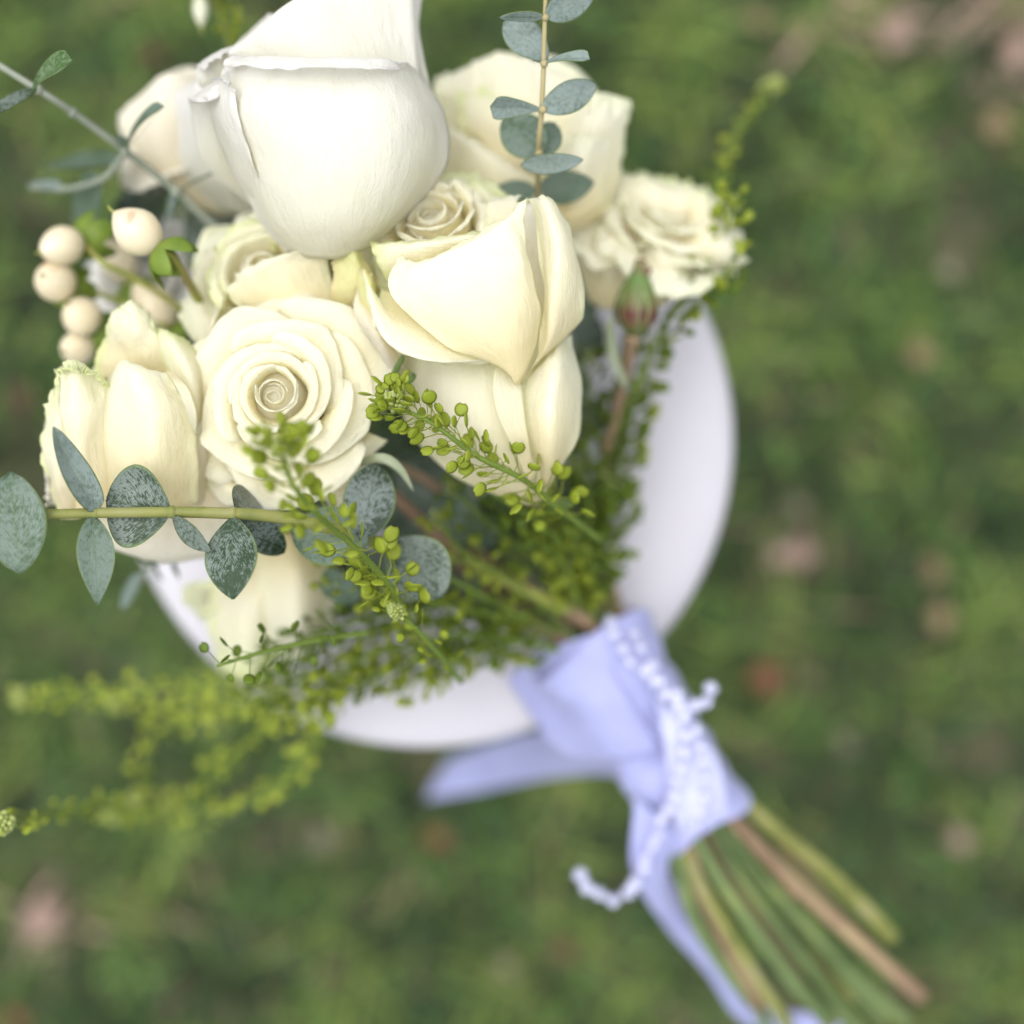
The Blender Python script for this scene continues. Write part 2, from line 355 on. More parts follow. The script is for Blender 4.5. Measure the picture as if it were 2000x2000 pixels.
def spiral_rose(parent, org, axis, Rr, H, n, mats, seed=1, f0=0.06, drop=0.3, lip=0.28, wrap=1.25, roll=0.0, ruffle=0.0008, i0=0, tip=0.2, point=0.05, shrink=0.8, res=(18, 24), amp=0.0010, swirl=0.13, dome=0.55, dz=1.0, closed=0.30):
    """petals on a golden-angle spiral, from a tight heart out to a flared rim"""
    M = frame(axis, roll); rg = random.Random(seed)
    if dome:  # added dome fills the gaps between petals to lighten their shade
        V, F = lathe_geo(org, M @ Vector((0, 0, 1)), [(0.004, 0), (dome * Rr, 0.25 * H), (0.92 * dome * Rr, 0.62 * H * dz), (0.66 * dome * Rr, 0.80 * H * dz), (0.3 * dome * Rr, 0.86 * H * dz), (0.0005, 0.87 * H * dz)], 24)
        mesh_obj('gap_dome', V, F, mats[0], parent, [(0.1, 0.55, 0.3)] * len(V))
    for i in range(i0, n):
        f = i / (n - 1.0)
        rr = Rr * (f0 + (1 - f0) * f ** shrink); z = H * (0.93 + 0.14 * math.sin(math.pi * min(1, f * 1.4)) - drop * f ** 2.2) * rg.uniform(0.96, 1.04)
        rb = 0.10 * Rr + 0.10 * rr; lp = lip * rr * (0.15 + 0.85 * f); op = 0.25 + 0.75 * f; cl = max(0.0, (closed - f) / closed)
        prof = [(rb * 0.5, 0), (rb + (0.62 - 0.22 * op) * (rr - rb), 0.34 * z), (rb + (0.88 - 0.24 * op) * (rr - rb), 0.72 * z), (rr * (0.97 - 0.15 * op - 0.10 * cl), 0.93 * z), (rr * (1 - 0.35 * cl), z), ((rr + 0.55 * lp) * (1 - 0.55 * cl), z + 0.02 * H * cl), ((rr + lp) * (1 - 0.72 * cl), z - 0.16 * lp + 0.03 * H * cl)]
        hw = rr * wrap * (1.35 - 0.5 * f) + 0.002
        mat = mats[min(len(mats) - 1, int(f * len(mats)))]
        cup_petal(parent, org, M, i * 2.39996 + rg.uniform(-.15, .15), prof, hw, mat, seed * 31 + i, res, 1.04 + 0.28 * f, tip * (0.5 + f), point * rg.uniform(0.2, 1.6) * f, 0.10 * rr * f, amp * (0.5 + f), ruffle * (0.3 + f), 70, 5, 0.00040, 0.4, swirl * rg.uniform(0.7, 1.3))

def tube_geo(pts, rads, seg=8, ns=None):
    """V, F of a tapered tube along Catmull-Rom through pts"""
    n = ns or max(6, 5 * len(pts)); P = cr(np.array([list(p) for p in pts]), n)
    r = np.interp(np.linspace(0, 1, n), np.linspace(0, 1, len(rads)), rads)
    V = []; F = []; up = Vector((0.3, 0.2, 1))
    for j in range(n):
        d = Vector(P[min(n - 1, j + 1)] - P[max(0, j - 1)]).normalized()
        a = d.cross(up)
        if a.length < 1e-3: a = d.cross(Vector((1, 0, 0)))
        a.normalize(); b = d.cross(a)
        for k in range(seg):
            t = 2 * math.pi * k / seg; V.append(Vector(P[j]) + (a * math.cos(t) + b * math.sin(t)) * r[j])
    for j in range(n - 1):
        for k in range(seg):
            k2 = (k + 1) % seg; F.append([j * seg + k, j * seg + k2, (j + 1) * seg + k2, (j + 1) * seg + k])
    F.append(list(range(seg))[::-1]); F.append([(n - 1) * seg + k for k in range(seg)])
    return [list(v) for v in V], F
def tube(name, pts, rads, mat, parent, seg=8, ns=None, kind=None):
    V, F = tube_geo(pts, rads, seg, ns); return mesh_obj(name, V, F, mat, parent, kind=kind)
def lathe_geo(org, axis, prof, seg=20):
    M = frame(axis); V = []; F = []; puv = []
    for j, (r, z) in enumerate(prof):
        for k in range(seg):
            t = 2 * math.pi * k / seg; V.append(list(Vector(org) + M @ Vector((r * math.cos(t), r * math.sin(t), z))))
    m = len(prof)
    for j in range(m - 1):
        for k in range(seg): k2 = (k + 1) % seg; F.append([j * seg + k, j * seg + k2, (j + 1) * seg + k2, (j + 1) * seg + k])
    F.append(list(range(seg))[::-1]); F.append([(m - 1) * seg + k for k in range(seg)])
    return V, F

def leaf(parent, base, tip, width, mat, roll=0, bend=0.0, cup=0.15, widest=0.45, pointy=0.0, seed=1, name='leaf', fold=0.0, n=(15, 13), blunt=False):
    """leaf blade from base to tip (px, py, D); width in photo px; roll tilts it about its axis away from the lens"""
    a, b = W(*base), W(*tip); ax = b - a; L = ax.length; ax.normalize()
    nrm = Vector((0, 0, 1)); nrm = (nrm - ax * nrm.dot(ax))
    if nrm.length < 0.05: nrm = Vector((0, 1, 0)) - ax * ax.y
    nrm.normalize(); nrm = Quaternion(ax, R_(roll)) @ nrm; sd_ = ax.cross(nrm)
    hw = width * KP * base[2] * 0.001 * 0.5
    nv, nu = n; G = np.zeros((nv, nu, 3)); RM = np.zeros((nv, nu))
    for j in range(nv):
        v = j / (nv - 1)
        x = v ** (math.log(0.5) / math.log(widest)); w = math.sin(math.pi * min(1, max(0, x))) ** (0.62 + 0.5 * pointy)
        if blunt: w = 1.12 * (0.06 + 0.94 * v ** 0.9) * max(0, 1 - v ** 9) ** 0.5
        w = max(w, 0.04)
        for i in range(nu):
            u = 2 * i / (nu - 1) - 1
            s = u * w * hw
            z = cup * hw * (u * u) * w + bend * L * (v - v * v) * 4 * 0.25 + fold * abs(u) * hw * w
            z += 0.05 * hw * noise.noise(Vector((u * 1.7 + seed * 3, v * 2.5, seed)))
            G[j, i] = a + ax * (v * L) + sd_ * s + nrm * z
            RM[j, i] = max(abs(u), abs(2 * v - 1) ** 3 * 0.9)
    return sheet(name, G, mat, parent, 0.0006, RM)

# ---------------------------------------------------------------- the setting
def build_ground():
    s = 60.0
    o = mesh_obj('ground', [(-s, -s, 0), (s, -s, 0), (s, s, 0), (-s, s, 0)], [[0, 1, 2, 3]], ground_mat()); o['kind'] = 'structure'
    rs = np.random.RandomState(5); n = 64000
    x = rs.uniform(-0.95, 0.95, n); y = rs.uniform(-0.95, 0.95, n)
    soil = [((1700, 20), 110), ((1820, 10), 120), ((1960, 60), 130), ((2050, 120), 120), ((110, 1790), 70)]
    dry = np.zeros(n, bool)
    for (px, py), r in soil:
        c = W(px, py, HC * 1000); rr = r * KP * HC; d = np.hypot(x - c.x, y - c.y); dry |= (d < rr * rs.uniform(0.5, 1.15, n)) & (rs.rand(n) < 0.75)
    cl = np.array([noise.noise(Vector((a * 13, b * 13, 1.0))) for a, b in zip(x, y)])
    c2 = np.array([noise.noise(Vector((a * 46, b * 46, 9.0))) for a, b in zip(x, y)])
    c3 = np.array([noise.noise(Vector((a * 28, b * 28, 17.0))) for a, b in zip(x, y)])
    keep = rs.rand(n) < np.clip(0.72 + 1.6 * c3, 0.12, 1); x, y, cl, c2, c3, dry = x[keep], y[keep], cl[keep], c2[keep], c3[keep], dry[keep]; n = len(x)
    L = rs.uniform(0.025, 0.065, n) * (1 + 0.5 * cl); wd_ = rs.uniform(0.0016, 0.0042, n)
    az = rs.uniform(0, 2 * np.pi, n); lean = rs.uniform(0.5, 1.25, n)
    dx, dy = np.cos(az), np.sin(az)
    V = np.zeros((n, 5, 3)); z0 = 0.0
    for k, (t, wf) in enumerate(((0.0, 1.0), (0.55, 0.85))):
        hz = L * t * np.cos(lean * (0.6 + 0.6 * t)); hr = L * t * np.sin(lean * (0.6 + 0.6 * t))
        for sgn, kk in ((-1, 0), (1, 1)):
            V[:, 2 * k + kk, 0] = x + dx * hr - dy * sgn * wd_ * wf * 0.5
            V[:, 2 * k + kk, 1] = y + dy * hr + dx * sgn * wd_ * wf * 0.5
            V[:, 2 * k + kk, 2] = z0 + hz
    V[:, 4, 0] = x + dx * L * np.sin(lean * 1.2); V[:, 4, 1] = y + dy * L * np.sin(lean * 1.2); V[:, 4, 2] = z0 + np.maximum(0.004, L * np.cos(lean * 1.2))
    me = bpy.data.meshes.new('grass')
    b = np.arange(n)[:, None] * 5
    q = b + np.array([[0, 1, 3, 2]]); t = b + np.array([[2, 3, 4]])
    me.vertices.add(n * 5); me.vertices.foreach_set('co', V.ravel())
    li = np.concatenate([q.ravel(), t.ravel()]); me.loops.add(len(li)); me.loops.foreach_set('vertex_index', li)
    me.polygons.add(2 * n)
    me.polygons.foreach_set('loop_start', np.concatenate([np.arange(n) * 4, n * 4 + np.arange(n) * 3]))
    pal = np.array([(0.066, 0.122, 0.032), (0.092, 0.156, 0.036), (0.145, 0.188, 0.045), (0.052, 0.104, 0.044), (0.18, 0.14, 0.088), (0.028, 0.054, 0.017), (0.36, 0.25, 0.20)])
    h = 0.5 + 0.9 * cl + 0.9 * c2 + rs.normal(0, 0.22, n)
    idx = np.where(h < 0.1, 5, np.where(h < 0.38, 3, np.where(h < 0.62, 0, np.where(h < 0.95, 1, 2))))
    idx = np.where(rs.rand(n) < 0.04 + 0.35 * (c3 < -0.25), 4, idx)
    idx = np.where(dry, 6, idx)
    col = pal[idx] * rs.uniform(0.8, 1.25, (n, 1)) * 1.14 * np.clip(1.0 + 1.5 * c2 + 0.3 * cl, 0.35, 2.0)[:, None]; col = np.repeat(np.concatenate([col, np.ones((n, 1))], 1), 5, axis=0)
    at = me.attributes.new('tint', 'FLOAT_COLOR', 'POINT'); at.data.foreach_set('color', col.ravel())
    me.update(calc_edges=True); me.validate()
    me.materials.append(blade_mat())
    g = bpy.data.objects.new('grass', me); COL.objects.link(g); g['kind'] = 'stuff'
    tag(g, 'mottled green lawn grass under and around the white pedestal', 'grass')
build_ground()

def fallen_leaf(px, py, size, col, label, seed, D=1320):
    rg = random.Random(seed); c = W(px, py, HC * 1000 - 35); L = size * KP * HC; a0 = rg.uniform(0, 6.28)
    G = np.zeros((9, 9, 3)); tz = rg.uniform(-.35, .35); tx = rg.uniform(-.35, .35)
    for j in range(9):
        v = j / 8; w = 0.34 * L * max(0.05, math.sin(math.pi * v ** 0.8)) * (1 + 0.25 * math.sin(9 * v + seed))
        for i in range(9):
            u = i / 4 - 1; lx = (v - .5) * L; ly = u * w
            G[j, i] = (c.x + lx * math.cos(a0) - ly * math.sin(a0), c.y + lx * math.sin(a0) + ly * math.cos(a0), max(0.012, c.z + 0.2 * L * u * u + tx * lx + tz * ly + 0.006 * noise.noise(Vector((u * 2, v * 3, seed)))))
    k = plain_mat('dry_leaf', tuple(x * 0.75 for x in col), tuple(min(1, x * 1.2) for x in col), 60, 0.8, 0.2, 0.15)
    o = sheet('fallen_leaf', G, k, None, 0.0006)
    tag(o, label, 'fallen leaf', 'dry leaves fallen in the grass')
TAN, PINK, ORG, GREY = (0.28, 0.21, 0.12), (0.36, 0.26, 0.21), (0.24, 0.11, 0.06), (0.22, 0.20, 0.14)
LV = [(1795, 690, 60, TAN, 'tan dry leaf in the grass level with the right side of the pedestal top'),
      (1560, 1075, 68, PINK, 'large pale pinkish leaf in the grass just right of the pedestal'), (1515, 1085, 46, PINK, 'smaller pinkish leaf touching the large pale one right of the pedestal'),
      (1495, 1330, 75, ORG, 'rust orange leaf in the grass right of the lavender ribbon'), (1820, 1110, 55, TAN, 'beige leaf in the grass near the right edge of the photo'),
      (1835, 1205, 62, TAN, 'brownish tan leaf below the beige one near the right edge'), (1945, 245, 66, TAN, 'tan leaf in the grass near the top right corner'),
      (1850, 525, 52, GREY, 'greyish tan leaf in the grass, upper right'), (1555, 985, 44, GREY, 'dull grey leaf above the pinkish leaves right of the pedestal'),
      (850, 1635, 50, ORG, 'small orange leaf in the grass below the ribbon tail'), (1100, 1850, 55, (0.19, 0.11, 0.07), 'reddish brown leaf in the grass below the curled pearl strand'),
      (85, 1795, 105, PINK, 'big pale pink leaf in the grass at the lower left'), (20, 985, 80, (0.17, 0.075, 0.05), 'dull red leaf in the grass at the left edge beside the roses'),
      (30, 1985, 50, ORG, 'orange leaf at the bottom left corner'), (1870, 1640, 56, PINK, 'pinkish tan leaf in the grass right of the cut stems'),
      (1750, 60, 90, PINK, 'wide pale leaf in the grass near the top right corner'), (1985, 110, 70, PINK, 'pink leaf at the very right edge near the top'),
      (300, 110, 60, (0.11, 0.06, 0.04), 'dark brown leaf in the grass behind the upper left rose'), (630, 1640, 60, GREY, 'grey brown leaf in the grass below the left cress sprays'),
      (1480, 40, 50, TAN, 'tan leaf in the grass at the top edge of the photo'), (990, 1890, 46, GREY, 'grey leaf in the grass near the bottom centre'),
      (40, 780, 70, (0.12, 0.08, 0.05), 'brown leaf in the grass left of the berry sprig'), (1650, 1450, 44, GREY, 'olive grey leaf in the grass beside the lavender wrap')]
for i, (px, py, s, c, lb) in enumerate(LV): fallen_leaf(px, py, s, c, lb, i + 3)

DT = 663.0                          # distance of the pedestal's top from the lens
def build_pedestal():
    c = W(830, 858, DT); Rd = 606 * KP * DT * 0.001; zt = c.z
    t = thing('pedestal', 'round white pedestal table standing in the grass under the bouquet', 'pedestal', (c.x, c.y, 0))
    prof = [(0.001, 0), (Rd - 0.006, 0), (Rd - 0.002, 0.002), (Rd, 0.007), (Rd, 0.018), (Rd - 0.003, 0.0215), (Rd - 0.012, 0.023), (0.001, 0.023)]
    V, F = lathe_geo((c.x, c.y, zt - 0.023), (0, 0, 1), prof, 96); o = mesh_obj('top', V, F, M_TABLE, t)
    V, F = lathe_geo((c.x, c.y, 0.02), (0, 0, 1), [(0.03, 0), (0.026, 0.05), (0.022, 0.3), (0.026, zt - 0.06), (0.05, zt - 0.0435)], 32); mesh_obj('column', V, F, M_TABLE, t)
    V, F = lathe_geo((c.x, c.y, 0), (0, 0, 1), [(0.001, 0.0), (0.095, 0.0), (0.1, 0.008), (0.09, 0.018), (0.04, 0.03), (0.001, 0.03)], 48); mesh_obj('foot', V, F, M_TABLE, t)
build_pedestal()

# ---------------------------------------------------------------- roses
GR = 'white and cream roses of the bouquet'
def rose(label, base): return thing('rose', label, 'rose', W(*base), GR)

# big white rose at the top, seen from its side
r1 = rose('largest pure white rose at the top, seen side on', (655, 505, 520))
patch(r1, [[(566, 495, 516), (608, 504, 508), (655, 506, 504), (704, 493, 507), (746, 470, 515)],
           [(500, 422, 514), (555, 431, 493), (650, 435, 484), (760, 412, 491), (834, 384, 516)],
           [(448, 300, 512), (512, 312, 485), (648, 322, 474), (795, 310, 484), (876, 305, 516)],
           [(420, 215, 510), (487, 220, 481), (642, 224, 472), (795, 215, 482), (868, 222, 516)],
           [(434, 148, 503), (500, 144, 481), (640, 148, 476), (772, 150, 485), (838, 165, 514)],
           [(456, 112, 496), (505, 110, 479), (640, 113, 474), (772, 117, 483), (815, 138, 512)],
           [(440, 120, 490), (508, 122, 474), (640, 128, 469), (768, 127, 479), (806, 140, 506)],
           [(440, 132, 490), (506, 130, 472), (640, 134, 468), (768, 133, 478), (804, 146, 506)]], MW, 3, (52, 48), 0.0012, 75, 0.0007, 7)
patch(r1, [[(590, 496, 518), (560, 470, 515), (530, 450, 520)], [(540, 420, 502), (500, 390, 505), (465, 360, 516)], [(500, 330, 488), (455, 290, 496), (425, 260, 512)], [(470, 250, 484), (430, 215, 493), (405, 200, 508)], [(462, 190, 483), (432, 165, 490), (412, 160, 503)], [(456, 168, 480), (436, 152, 485), (420, 152, 497)]], MW, 4, (32, 22), 0.0012, 80, 0.0012, 6, 0.08)
patch(r1, [[(470, 260, 522), (640, 260, 506), (815, 260, 522)], [(450, 132, 508), (640, 132, 494), (818, 132, 508)], [(446, 106, 504), (582, 14, 497), (800, -66, 510)], [(450, 96, 508), (586, 2, 502), (800, -76, 516)], [(454, 102, 514), (590, 10, 508), (800, -70, 522)]], MW, 5, (32, 34), 0.0012, 70, 0.0010, 6)
patch(r1, [[(770, 340, 545), (820, 300, 532), (860, 270, 535)], [(745, 120, 530), (795, 120, 520), (838, 160, 522)],
           [(740, 20, 532), (785, 20, 520), (820, 60, 522)], [(745, -60, 535), (790, -70, 525), (826, -10, 526)]], MW, 8, (24, 20), 0.0008, 60, 0.0008)
patch(r1, [[(560, 440, 548), (530, 420, 545), (490, 400, 540)], [(490, 320, 536), (440, 320, 528), (398, 318, 530)],
           [(470, 215, 520), (415, 215, 513), (374, 225, 520)], [(465, 140, 508), (412, 165, 500), (368, 192, 510)],
           [(462, 128, 500), (418, 172, 491), (374, 198, 500)], [(468, 140, 496), (428, 190, 490), (388, 202, 496)]], MW, 11, (28, 20), 0.001, 70, 0.0016, 5)
patch(r1, [[(540, 200, 530), (500, 220, 528), (460, 230, 530)], [(500, 110, 515), (440, 130, 513), (390, 165, 518)],
           [(490, 80, 516), (430, 100, 513), (385, 130, 517)], [(480, 88, 508), (430, 108, 506), (395, 140, 510)]], MW, 13, (20, 18), 0.001, 70, 0.0018, 6)
patch(r1, [[(440, 150, 528), (500, 120, 522), (560, 100, 520)], [(455, 95, 530), (505, 60, 525), (560, 60, 522)], [(490, 60, 534), (530, 28, 530), (548, 55, 526)]], MW, 17, (18, 16), 0.0008, 70, 0.001)
spiral_rose(r1, W(660, 330, 535), (-0.02, 1.0, 0.05), 0.024, 0.040, 10, [MW], 23, ruffle=0.0012)

# large cream rose right of the centre
r2 = rose('large cream rose right of centre with a broad folded front petal', (1050, 975, 535))
spiral_rose(r2, W(897, 600, 545), (-0.22, 0.66, 0.95), 0.0275, 0.044, 21, [M4H, M4, M4, MC, MG], 41, ruffle=0.0034, tip=0.25, f0=0.03, lip=0.24, wrap=1.1, shrink=1.0, amp=0.0024, dome=0.5, dz=1.14)
patch(r2, [[(985, 716, 491), (1000, 738, 492), (1008, 752, 494), (1020, 738, 495), (1036, 702, 498)],
           [(880, 682, 486), (945, 668, 482), (1000, 644, 480), (1036, 630, 484), (1057, 615, 491)],
           [(815, 632, 485), (888, 614, 479), (970, 582, 476), (1020, 560, 479), (1044, 560, 487)],
           [(770, 580, 486), (840, 562, 480), (930, 530, 477), (1006, 500, 478), (1024, 482, 485)],
           [(762, 540, 487), (818, 528, 482), (905, 488, 479), (976, 452, 480), (1022, 428, 485)],
           [(775, 514, 488), (826, 516, 483), (905, 480, 481), (976, 438, 482), (1028, 394, 486)],
           [(772, 507, 491), (828, 510, 487), (906, 476, 485), (977, 434, 486), (1032, 386, 490)]], MC, 43, (40, 40), 0.0016, 75, 0.0014, 6)
patch(r2, [[(745, 560, 506), (830, 600, 502), (920, 650, 500), (985, 690, 503)], [(738, 590, 494), (800, 640, 490), (880, 685, 488), (984, 694, 500)],
           [(720, 555, 491), (757, 662, 485), (850, 705, 482), (980, 700, 495)], [(708, 530, 494), (745, 652, 488), (852, 714, 487), (976, 703, 498)]], MC, 47, (26, 34), 0.0012, 70, 0.0014, 7)
patch(r2, [[(775, 570, 508), (850, 540, 500), (945, 500, 500)], [(742, 525, 500), (840, 490, 488), (950, 470, 492)], [(728, 488, 498), (832, 474, 487), (957, 458, 491)], [(722, 476, 503), (828, 470, 494), (960, 452, 497)]], MG, 49, (24, 30), 0.0012, 70, 0.0014, 6)
patch(r2, [[(1018, 752, 505), (1030, 732, 508), (1045, 712, 512), (1062, 690, 515)], [(1050, 692, 500), (1072, 670, 494), (1097, 655, 498), (1130, 632, 508)],
           [(1060, 600, 494), (1078, 580, 485), (1107, 568, 487), (1139, 592, 500)], [(1058, 500, 494), (1080, 480, 483), (1106, 480, 485), (1130, 502, 498)],
           [(1040, 402, 497), (1056, 392, 490), (1086, 402, 491), (1116, 458, 498)], [(1022, 388, 503), (1042, 384, 498), (1066, 386, 498), (1096, 418, 503)]], MC, 53, (30, 26), 0.0013, 70, 0.0018, 6)
patch(r2, [[(1000, 740, 516), (1052, 660, 514)], [(1014, 540, 503), (1064, 600, 506)], [(1014, 450, 502), (1066, 490, 505)], [(1018, 395, 506), (1062, 400, 507)]], MB, 54, (20, 12), 0.0005, 60, 0.0003)
patch(r2, [[(925, 500, 512), (1012, 470, 510)], [(945, 450, 508), (1014, 420, 508)], [(952, 402, 510), (1010, 392, 511)], [(955, 385, 513), (1022, 380, 514)]], MC, 55, (18, 14), 0.0007, 60, 0.0012)
patch(r2, [[(1000, 975, 522), (1030, 985, 520), (1062, 972, 522)], [(890, 930, 524), (975, 935, 507), (1075, 925, 514)], [(805, 850, 530), (910, 850, 501), (1075, 850, 507)],
           [(778, 755, 532), (890, 755, 502), (1070, 755, 508)], [(762, 670, 534), (880, 660, 508), (1060, 660, 514)]], MC, 57, (32, 32), 0.0014, 70, 0.0008)
patch(r2, [[(1036, 945, 505), (1046, 935, 506)], [(1002, 875, 495), (1032, 858, 497)], [(968, 795, 490), (1022, 775, 496)], [(966, 728, 494), (1016, 745, 499)], [(983, 698, 500), (1010, 735, 503)]], MC, 59, (20, 10), 0.0003, 60, 0.0004)
patch(r2, [[(1052, 930, 514), (1066, 952, 515), (1076, 948, 519)], [(1028, 852, 502), (1078, 862, 495), (1122, 872, 513)], [(1020, 792, 502), (1082, 780, 490), (1138, 800, 514)],
           [(1030, 738, 504), (1088, 708, 496), (1132, 728, 516)], [(1062, 690, 512), (1092, 665, 510), (1112, 655, 520)]], MC, 61, (28, 26), 0.0013, 70, 0.0014)
patch(r2, [[(700, 560, 508), (745, 640, 502), (790, 720, 512)], [(690, 600, 506), (738, 660, 500), (775, 720, 510)], [(700, 640, 510), (742, 690, 505), (770, 740, 512)]], MB, 63, (12, 14), 0.0006, 60, 0.0005)

# open cream rose facing the lens
r4 = rose('open cream rose with its spiral heart facing up, below the berries', (560, 830, 565))
def ring_petal(parent, ctr, D0, rim, Dr, mat, seed, lift=6, curl=3, inner=0.30, mid=0.78, ruffle=0.0012):
    """petal of an open bloom: rises from the heart, arches over and turns down at its rim (rim = photo points, left to right)"""
    rows = []
    for f, D in ((inner, D0), (0.55 * mid + 0.2, (D0 + Dr) / 2 - lift * 0.5), (mid + 0.06, Dr - lift * 0.75), (0.95, Dr - lift * 0.35), (1.0, Dr), (0.985, Dr + curl)):
        rows.append([(ctr[0] + (x - ctr[0]) * f, ctr[1] + (y - ctr[1]) * f, D + (3.0 if k in (0, len(rim) - 1) else 0)) for k, (x, y) in enumerate(rim)])
    patch(parent, rows, mat, seed, (28, 34), 0.0011, 75, ruffle, 6)
C4 = (548, 775)
for k, (rim, Dr, mt) in enumerate([([(400, 690), (450, 618), (528, 590), (596, 566), (650, 618)], 516, MC), ([(756, 860), (722, 900), (684, 988), (630, 975), (590, 940)], 517, MC), ([(620, 955), (560, 968), (500, 977), (440, 986), (400, 940)], 516, MC)]):
    ring_petal(r4, C4, 532, rim, Dr, mt, 300 + k, 5, 3)
spiral_rose(r4, W(582, 800, 536), (-0.02, 0.04, 1.0), 0.0258, 0.046, 21, [M4H, M4, M4, M4, M4], 67, f0=0.03, drop=0.34, lip=0.42, wrap=1.34, roll=0.5, ruffle=0.0012, tip=0.26, point=0.42, shrink=1.10, res=(24, 30), amp=0.0016, swirl=0.17, dome=0.44, dz=1.13, closed=0.34)

# rose on the left
r5 = rose('cream rose at the left edge with crinkled side petals and a yellow green top petal', (300, 1010, 540))
spiral_rose(r5, W(285, 860, 545), (-0.05, 0.75, 0.62), 0.020, 0.030, 8, [MC, MG], 71, ruffle=0.001)
patch(r5, [[(214, 985, 510), (240, 990, 503), (310, 1000, 500), (388, 985, 510)], [(203, 900, 505), (224, 900, 497), (300, 900, 489), (386, 890, 503)], [(203, 810, 504), (224, 806, 495), (300, 804, 487), (380, 815, 500)],
           [(209, 750, 503), (228, 738, 496), (280, 744, 489), (348, 765, 496)], [(220, 730, 504), (238, 710, 499), (268, 718, 494), (332, 738, 498)], [(222, 735, 508), (240, 714, 505), (268, 723, 501), (330, 744, 504)]], MC, 73, (36, 38), 0.0018, 75, 0.0016)
patch(r5, [[(370, 900, 512), (385, 905, 514), (408, 890, 522)], [(376, 830, 508), (392, 800, 506), (406, 790, 518)], [(330, 730, 508), (372, 730, 500), (402, 715, 514)], [(296, 660, 511), (340, 670, 503), (385, 690, 512)], [(292, 636, 514), (330, 645, 507), (368, 668, 514)]], MG, 75, (26, 20), 0.0007, 60, 0.0006)
patch(r5, [[(322, 722, 498), (338, 726, 495)], [(340, 748, 490), (366, 758, 489)], [(360, 788, 491), (384, 808, 492)], [(372, 832, 498), (382, 850, 500)]], MC, 76, (16, 8), 0.0003, 60, 0.0003)
patch(r5, [[(180, 740, 522), (260, 740, 516), (340, 745, 516)], [(190, 685, 518), (262, 682, 508), (335, 690, 510)], [(203, 650, 514), (256, 642, 503), (300, 642, 508)],
           [(222, 618, 512), (255, 600, 505), (288, 622, 510)], [(226, 622, 518), (256, 606, 514), (284, 628, 516)]], MG, 77, (30, 28), 0.0030, 85, 0.0032, 7)
patch(r5, [[(130, 1000, 512), (180, 1008, 504), (262, 990, 512)], [(112, 900, 506), (160, 905, 499), (240, 900, 507)], [(106, 812, 504), (152, 818, 496), (232, 812, 505)],
           [(110, 752, 503), (150, 742, 496), (222, 768, 503)], [(114, 724, 506), (150, 704, 497), (216, 748, 501)], [(110, 734, 499), (156, 720, 490), (212, 762, 495)]], MG, 79, (38, 36), 0.0022, 90, 0.0036, 9, 0.06)
patch(r5, [[(122, 1012, 516), (140, 1014, 510), (165, 1010, 512)], [(96, 950, 510), (116, 955, 503), (150, 950, 504)], [(84, 880, 508), (112, 890, 500), (145, 900, 503)], [(96, 800, 506), (112, 805, 499), (132, 812, 502)], [(106, 756, 508), (116, 742, 503), (130, 740, 505)]], MG, 83, (34, 20), 0.0020, 90, 0.0036, 10, 0.08)
patch(r5, [[(200, 990, 535), (180, 880, 532), (170, 790, 530)], [(110, 985, 524), (95, 900, 518), (100, 810, 520)], [(100, 985, 522), (82, 890, 517), (92, 800, 520)]], MB, 84, (18, 30), 0.0014, 80, 0.003, 8)
patch(r5, [[(250, 930, 520), (330, 930, 512), (430, 930, 522)], [(180, 1010, 524), (310, 1020, 512), (460, 1000, 524)], [(190, 1060, 530), (320, 1088, 522), (470, 1060, 532)], [(210, 1070, 538), (325, 1100, 534), (460, 1075, 540)]], MB, 85, (22, 26), 0.0008, 60, 0.0006)
patch(r5, [[(395, 1010, 520), (400, 940, 514)], [(375, 900, 503), (405, 880, 508)], [(372, 850, 503), (398, 815, 507)]], MB, 86, (14, 10), 0.0004, 60, 0.0004)

# rose half hidden between the open one and the big white one
r6 = rose('half hidden cream rose between the open rose and the big white rose, crumpled yellow petals', (560, 690, 570))
spiral_rose(r6, W(565, 650, 568), (-0.08, 0.42, 1.0), 0.0265, 0.044, 16, [M4, MG, MC], 91, ruffle=0.0042, tip=0.3, lip=0.3, drop=0.25, amp=0.0028, dome=0.55, dz=1.1, res=(22, 30))
patch(r6, [[(640, 620, 520), (700, 600, 516), (740, 590, 520)], [(650, 560, 512), (700, 545, 505), (735, 540, 512)], [(655, 520, 510), (690, 500, 502), (712, 500, 508)], [(660, 495, 512), (690, 470, 505), (710, 470, 510)]], MY, 93, (24, 24), 0.0020, 85, 0.0034, 7)
patch(r6, [[(700, 680, 520), (735, 690, 512), (760, 700, 520)], [(698, 600, 508), (728, 610, 502), (750, 640, 510)], [(700, 540, 503), (722, 560, 498), (742, 600, 505)], [(703, 522, 504), (716, 530, 500), (730, 550, 504)]], MY, 95, (20, 14), 0.001, 80, 0.0016, 6)
patch(r6, [[(470, 690, 535), (440, 640, 530), (450, 580, 530)], [(430, 690, 522), (420, 630, 516), (440, 570, 518)], [(416, 672, 518), (412, 645, 514), (432, 600, 516)], [(420, 678, 524), (420, 650, 520), (438, 606, 522)]], MG, 97, (18, 20), 0.0014, 80, 0.0020, 6)
patch(r6, [[(520, 640, 525), (600, 620, 518), (660, 600, 520)], [(450, 580, 520), (540, 530, 510), (640, 500, 512)], [(460, 540, 518), (545, 500, 508), (650, 475, 508)], [(470, 545, 524), (550, 506, 515), (650, 480, 514)]], MC, 98, (26, 34), 0.0026, 75, 0.0034, 8)

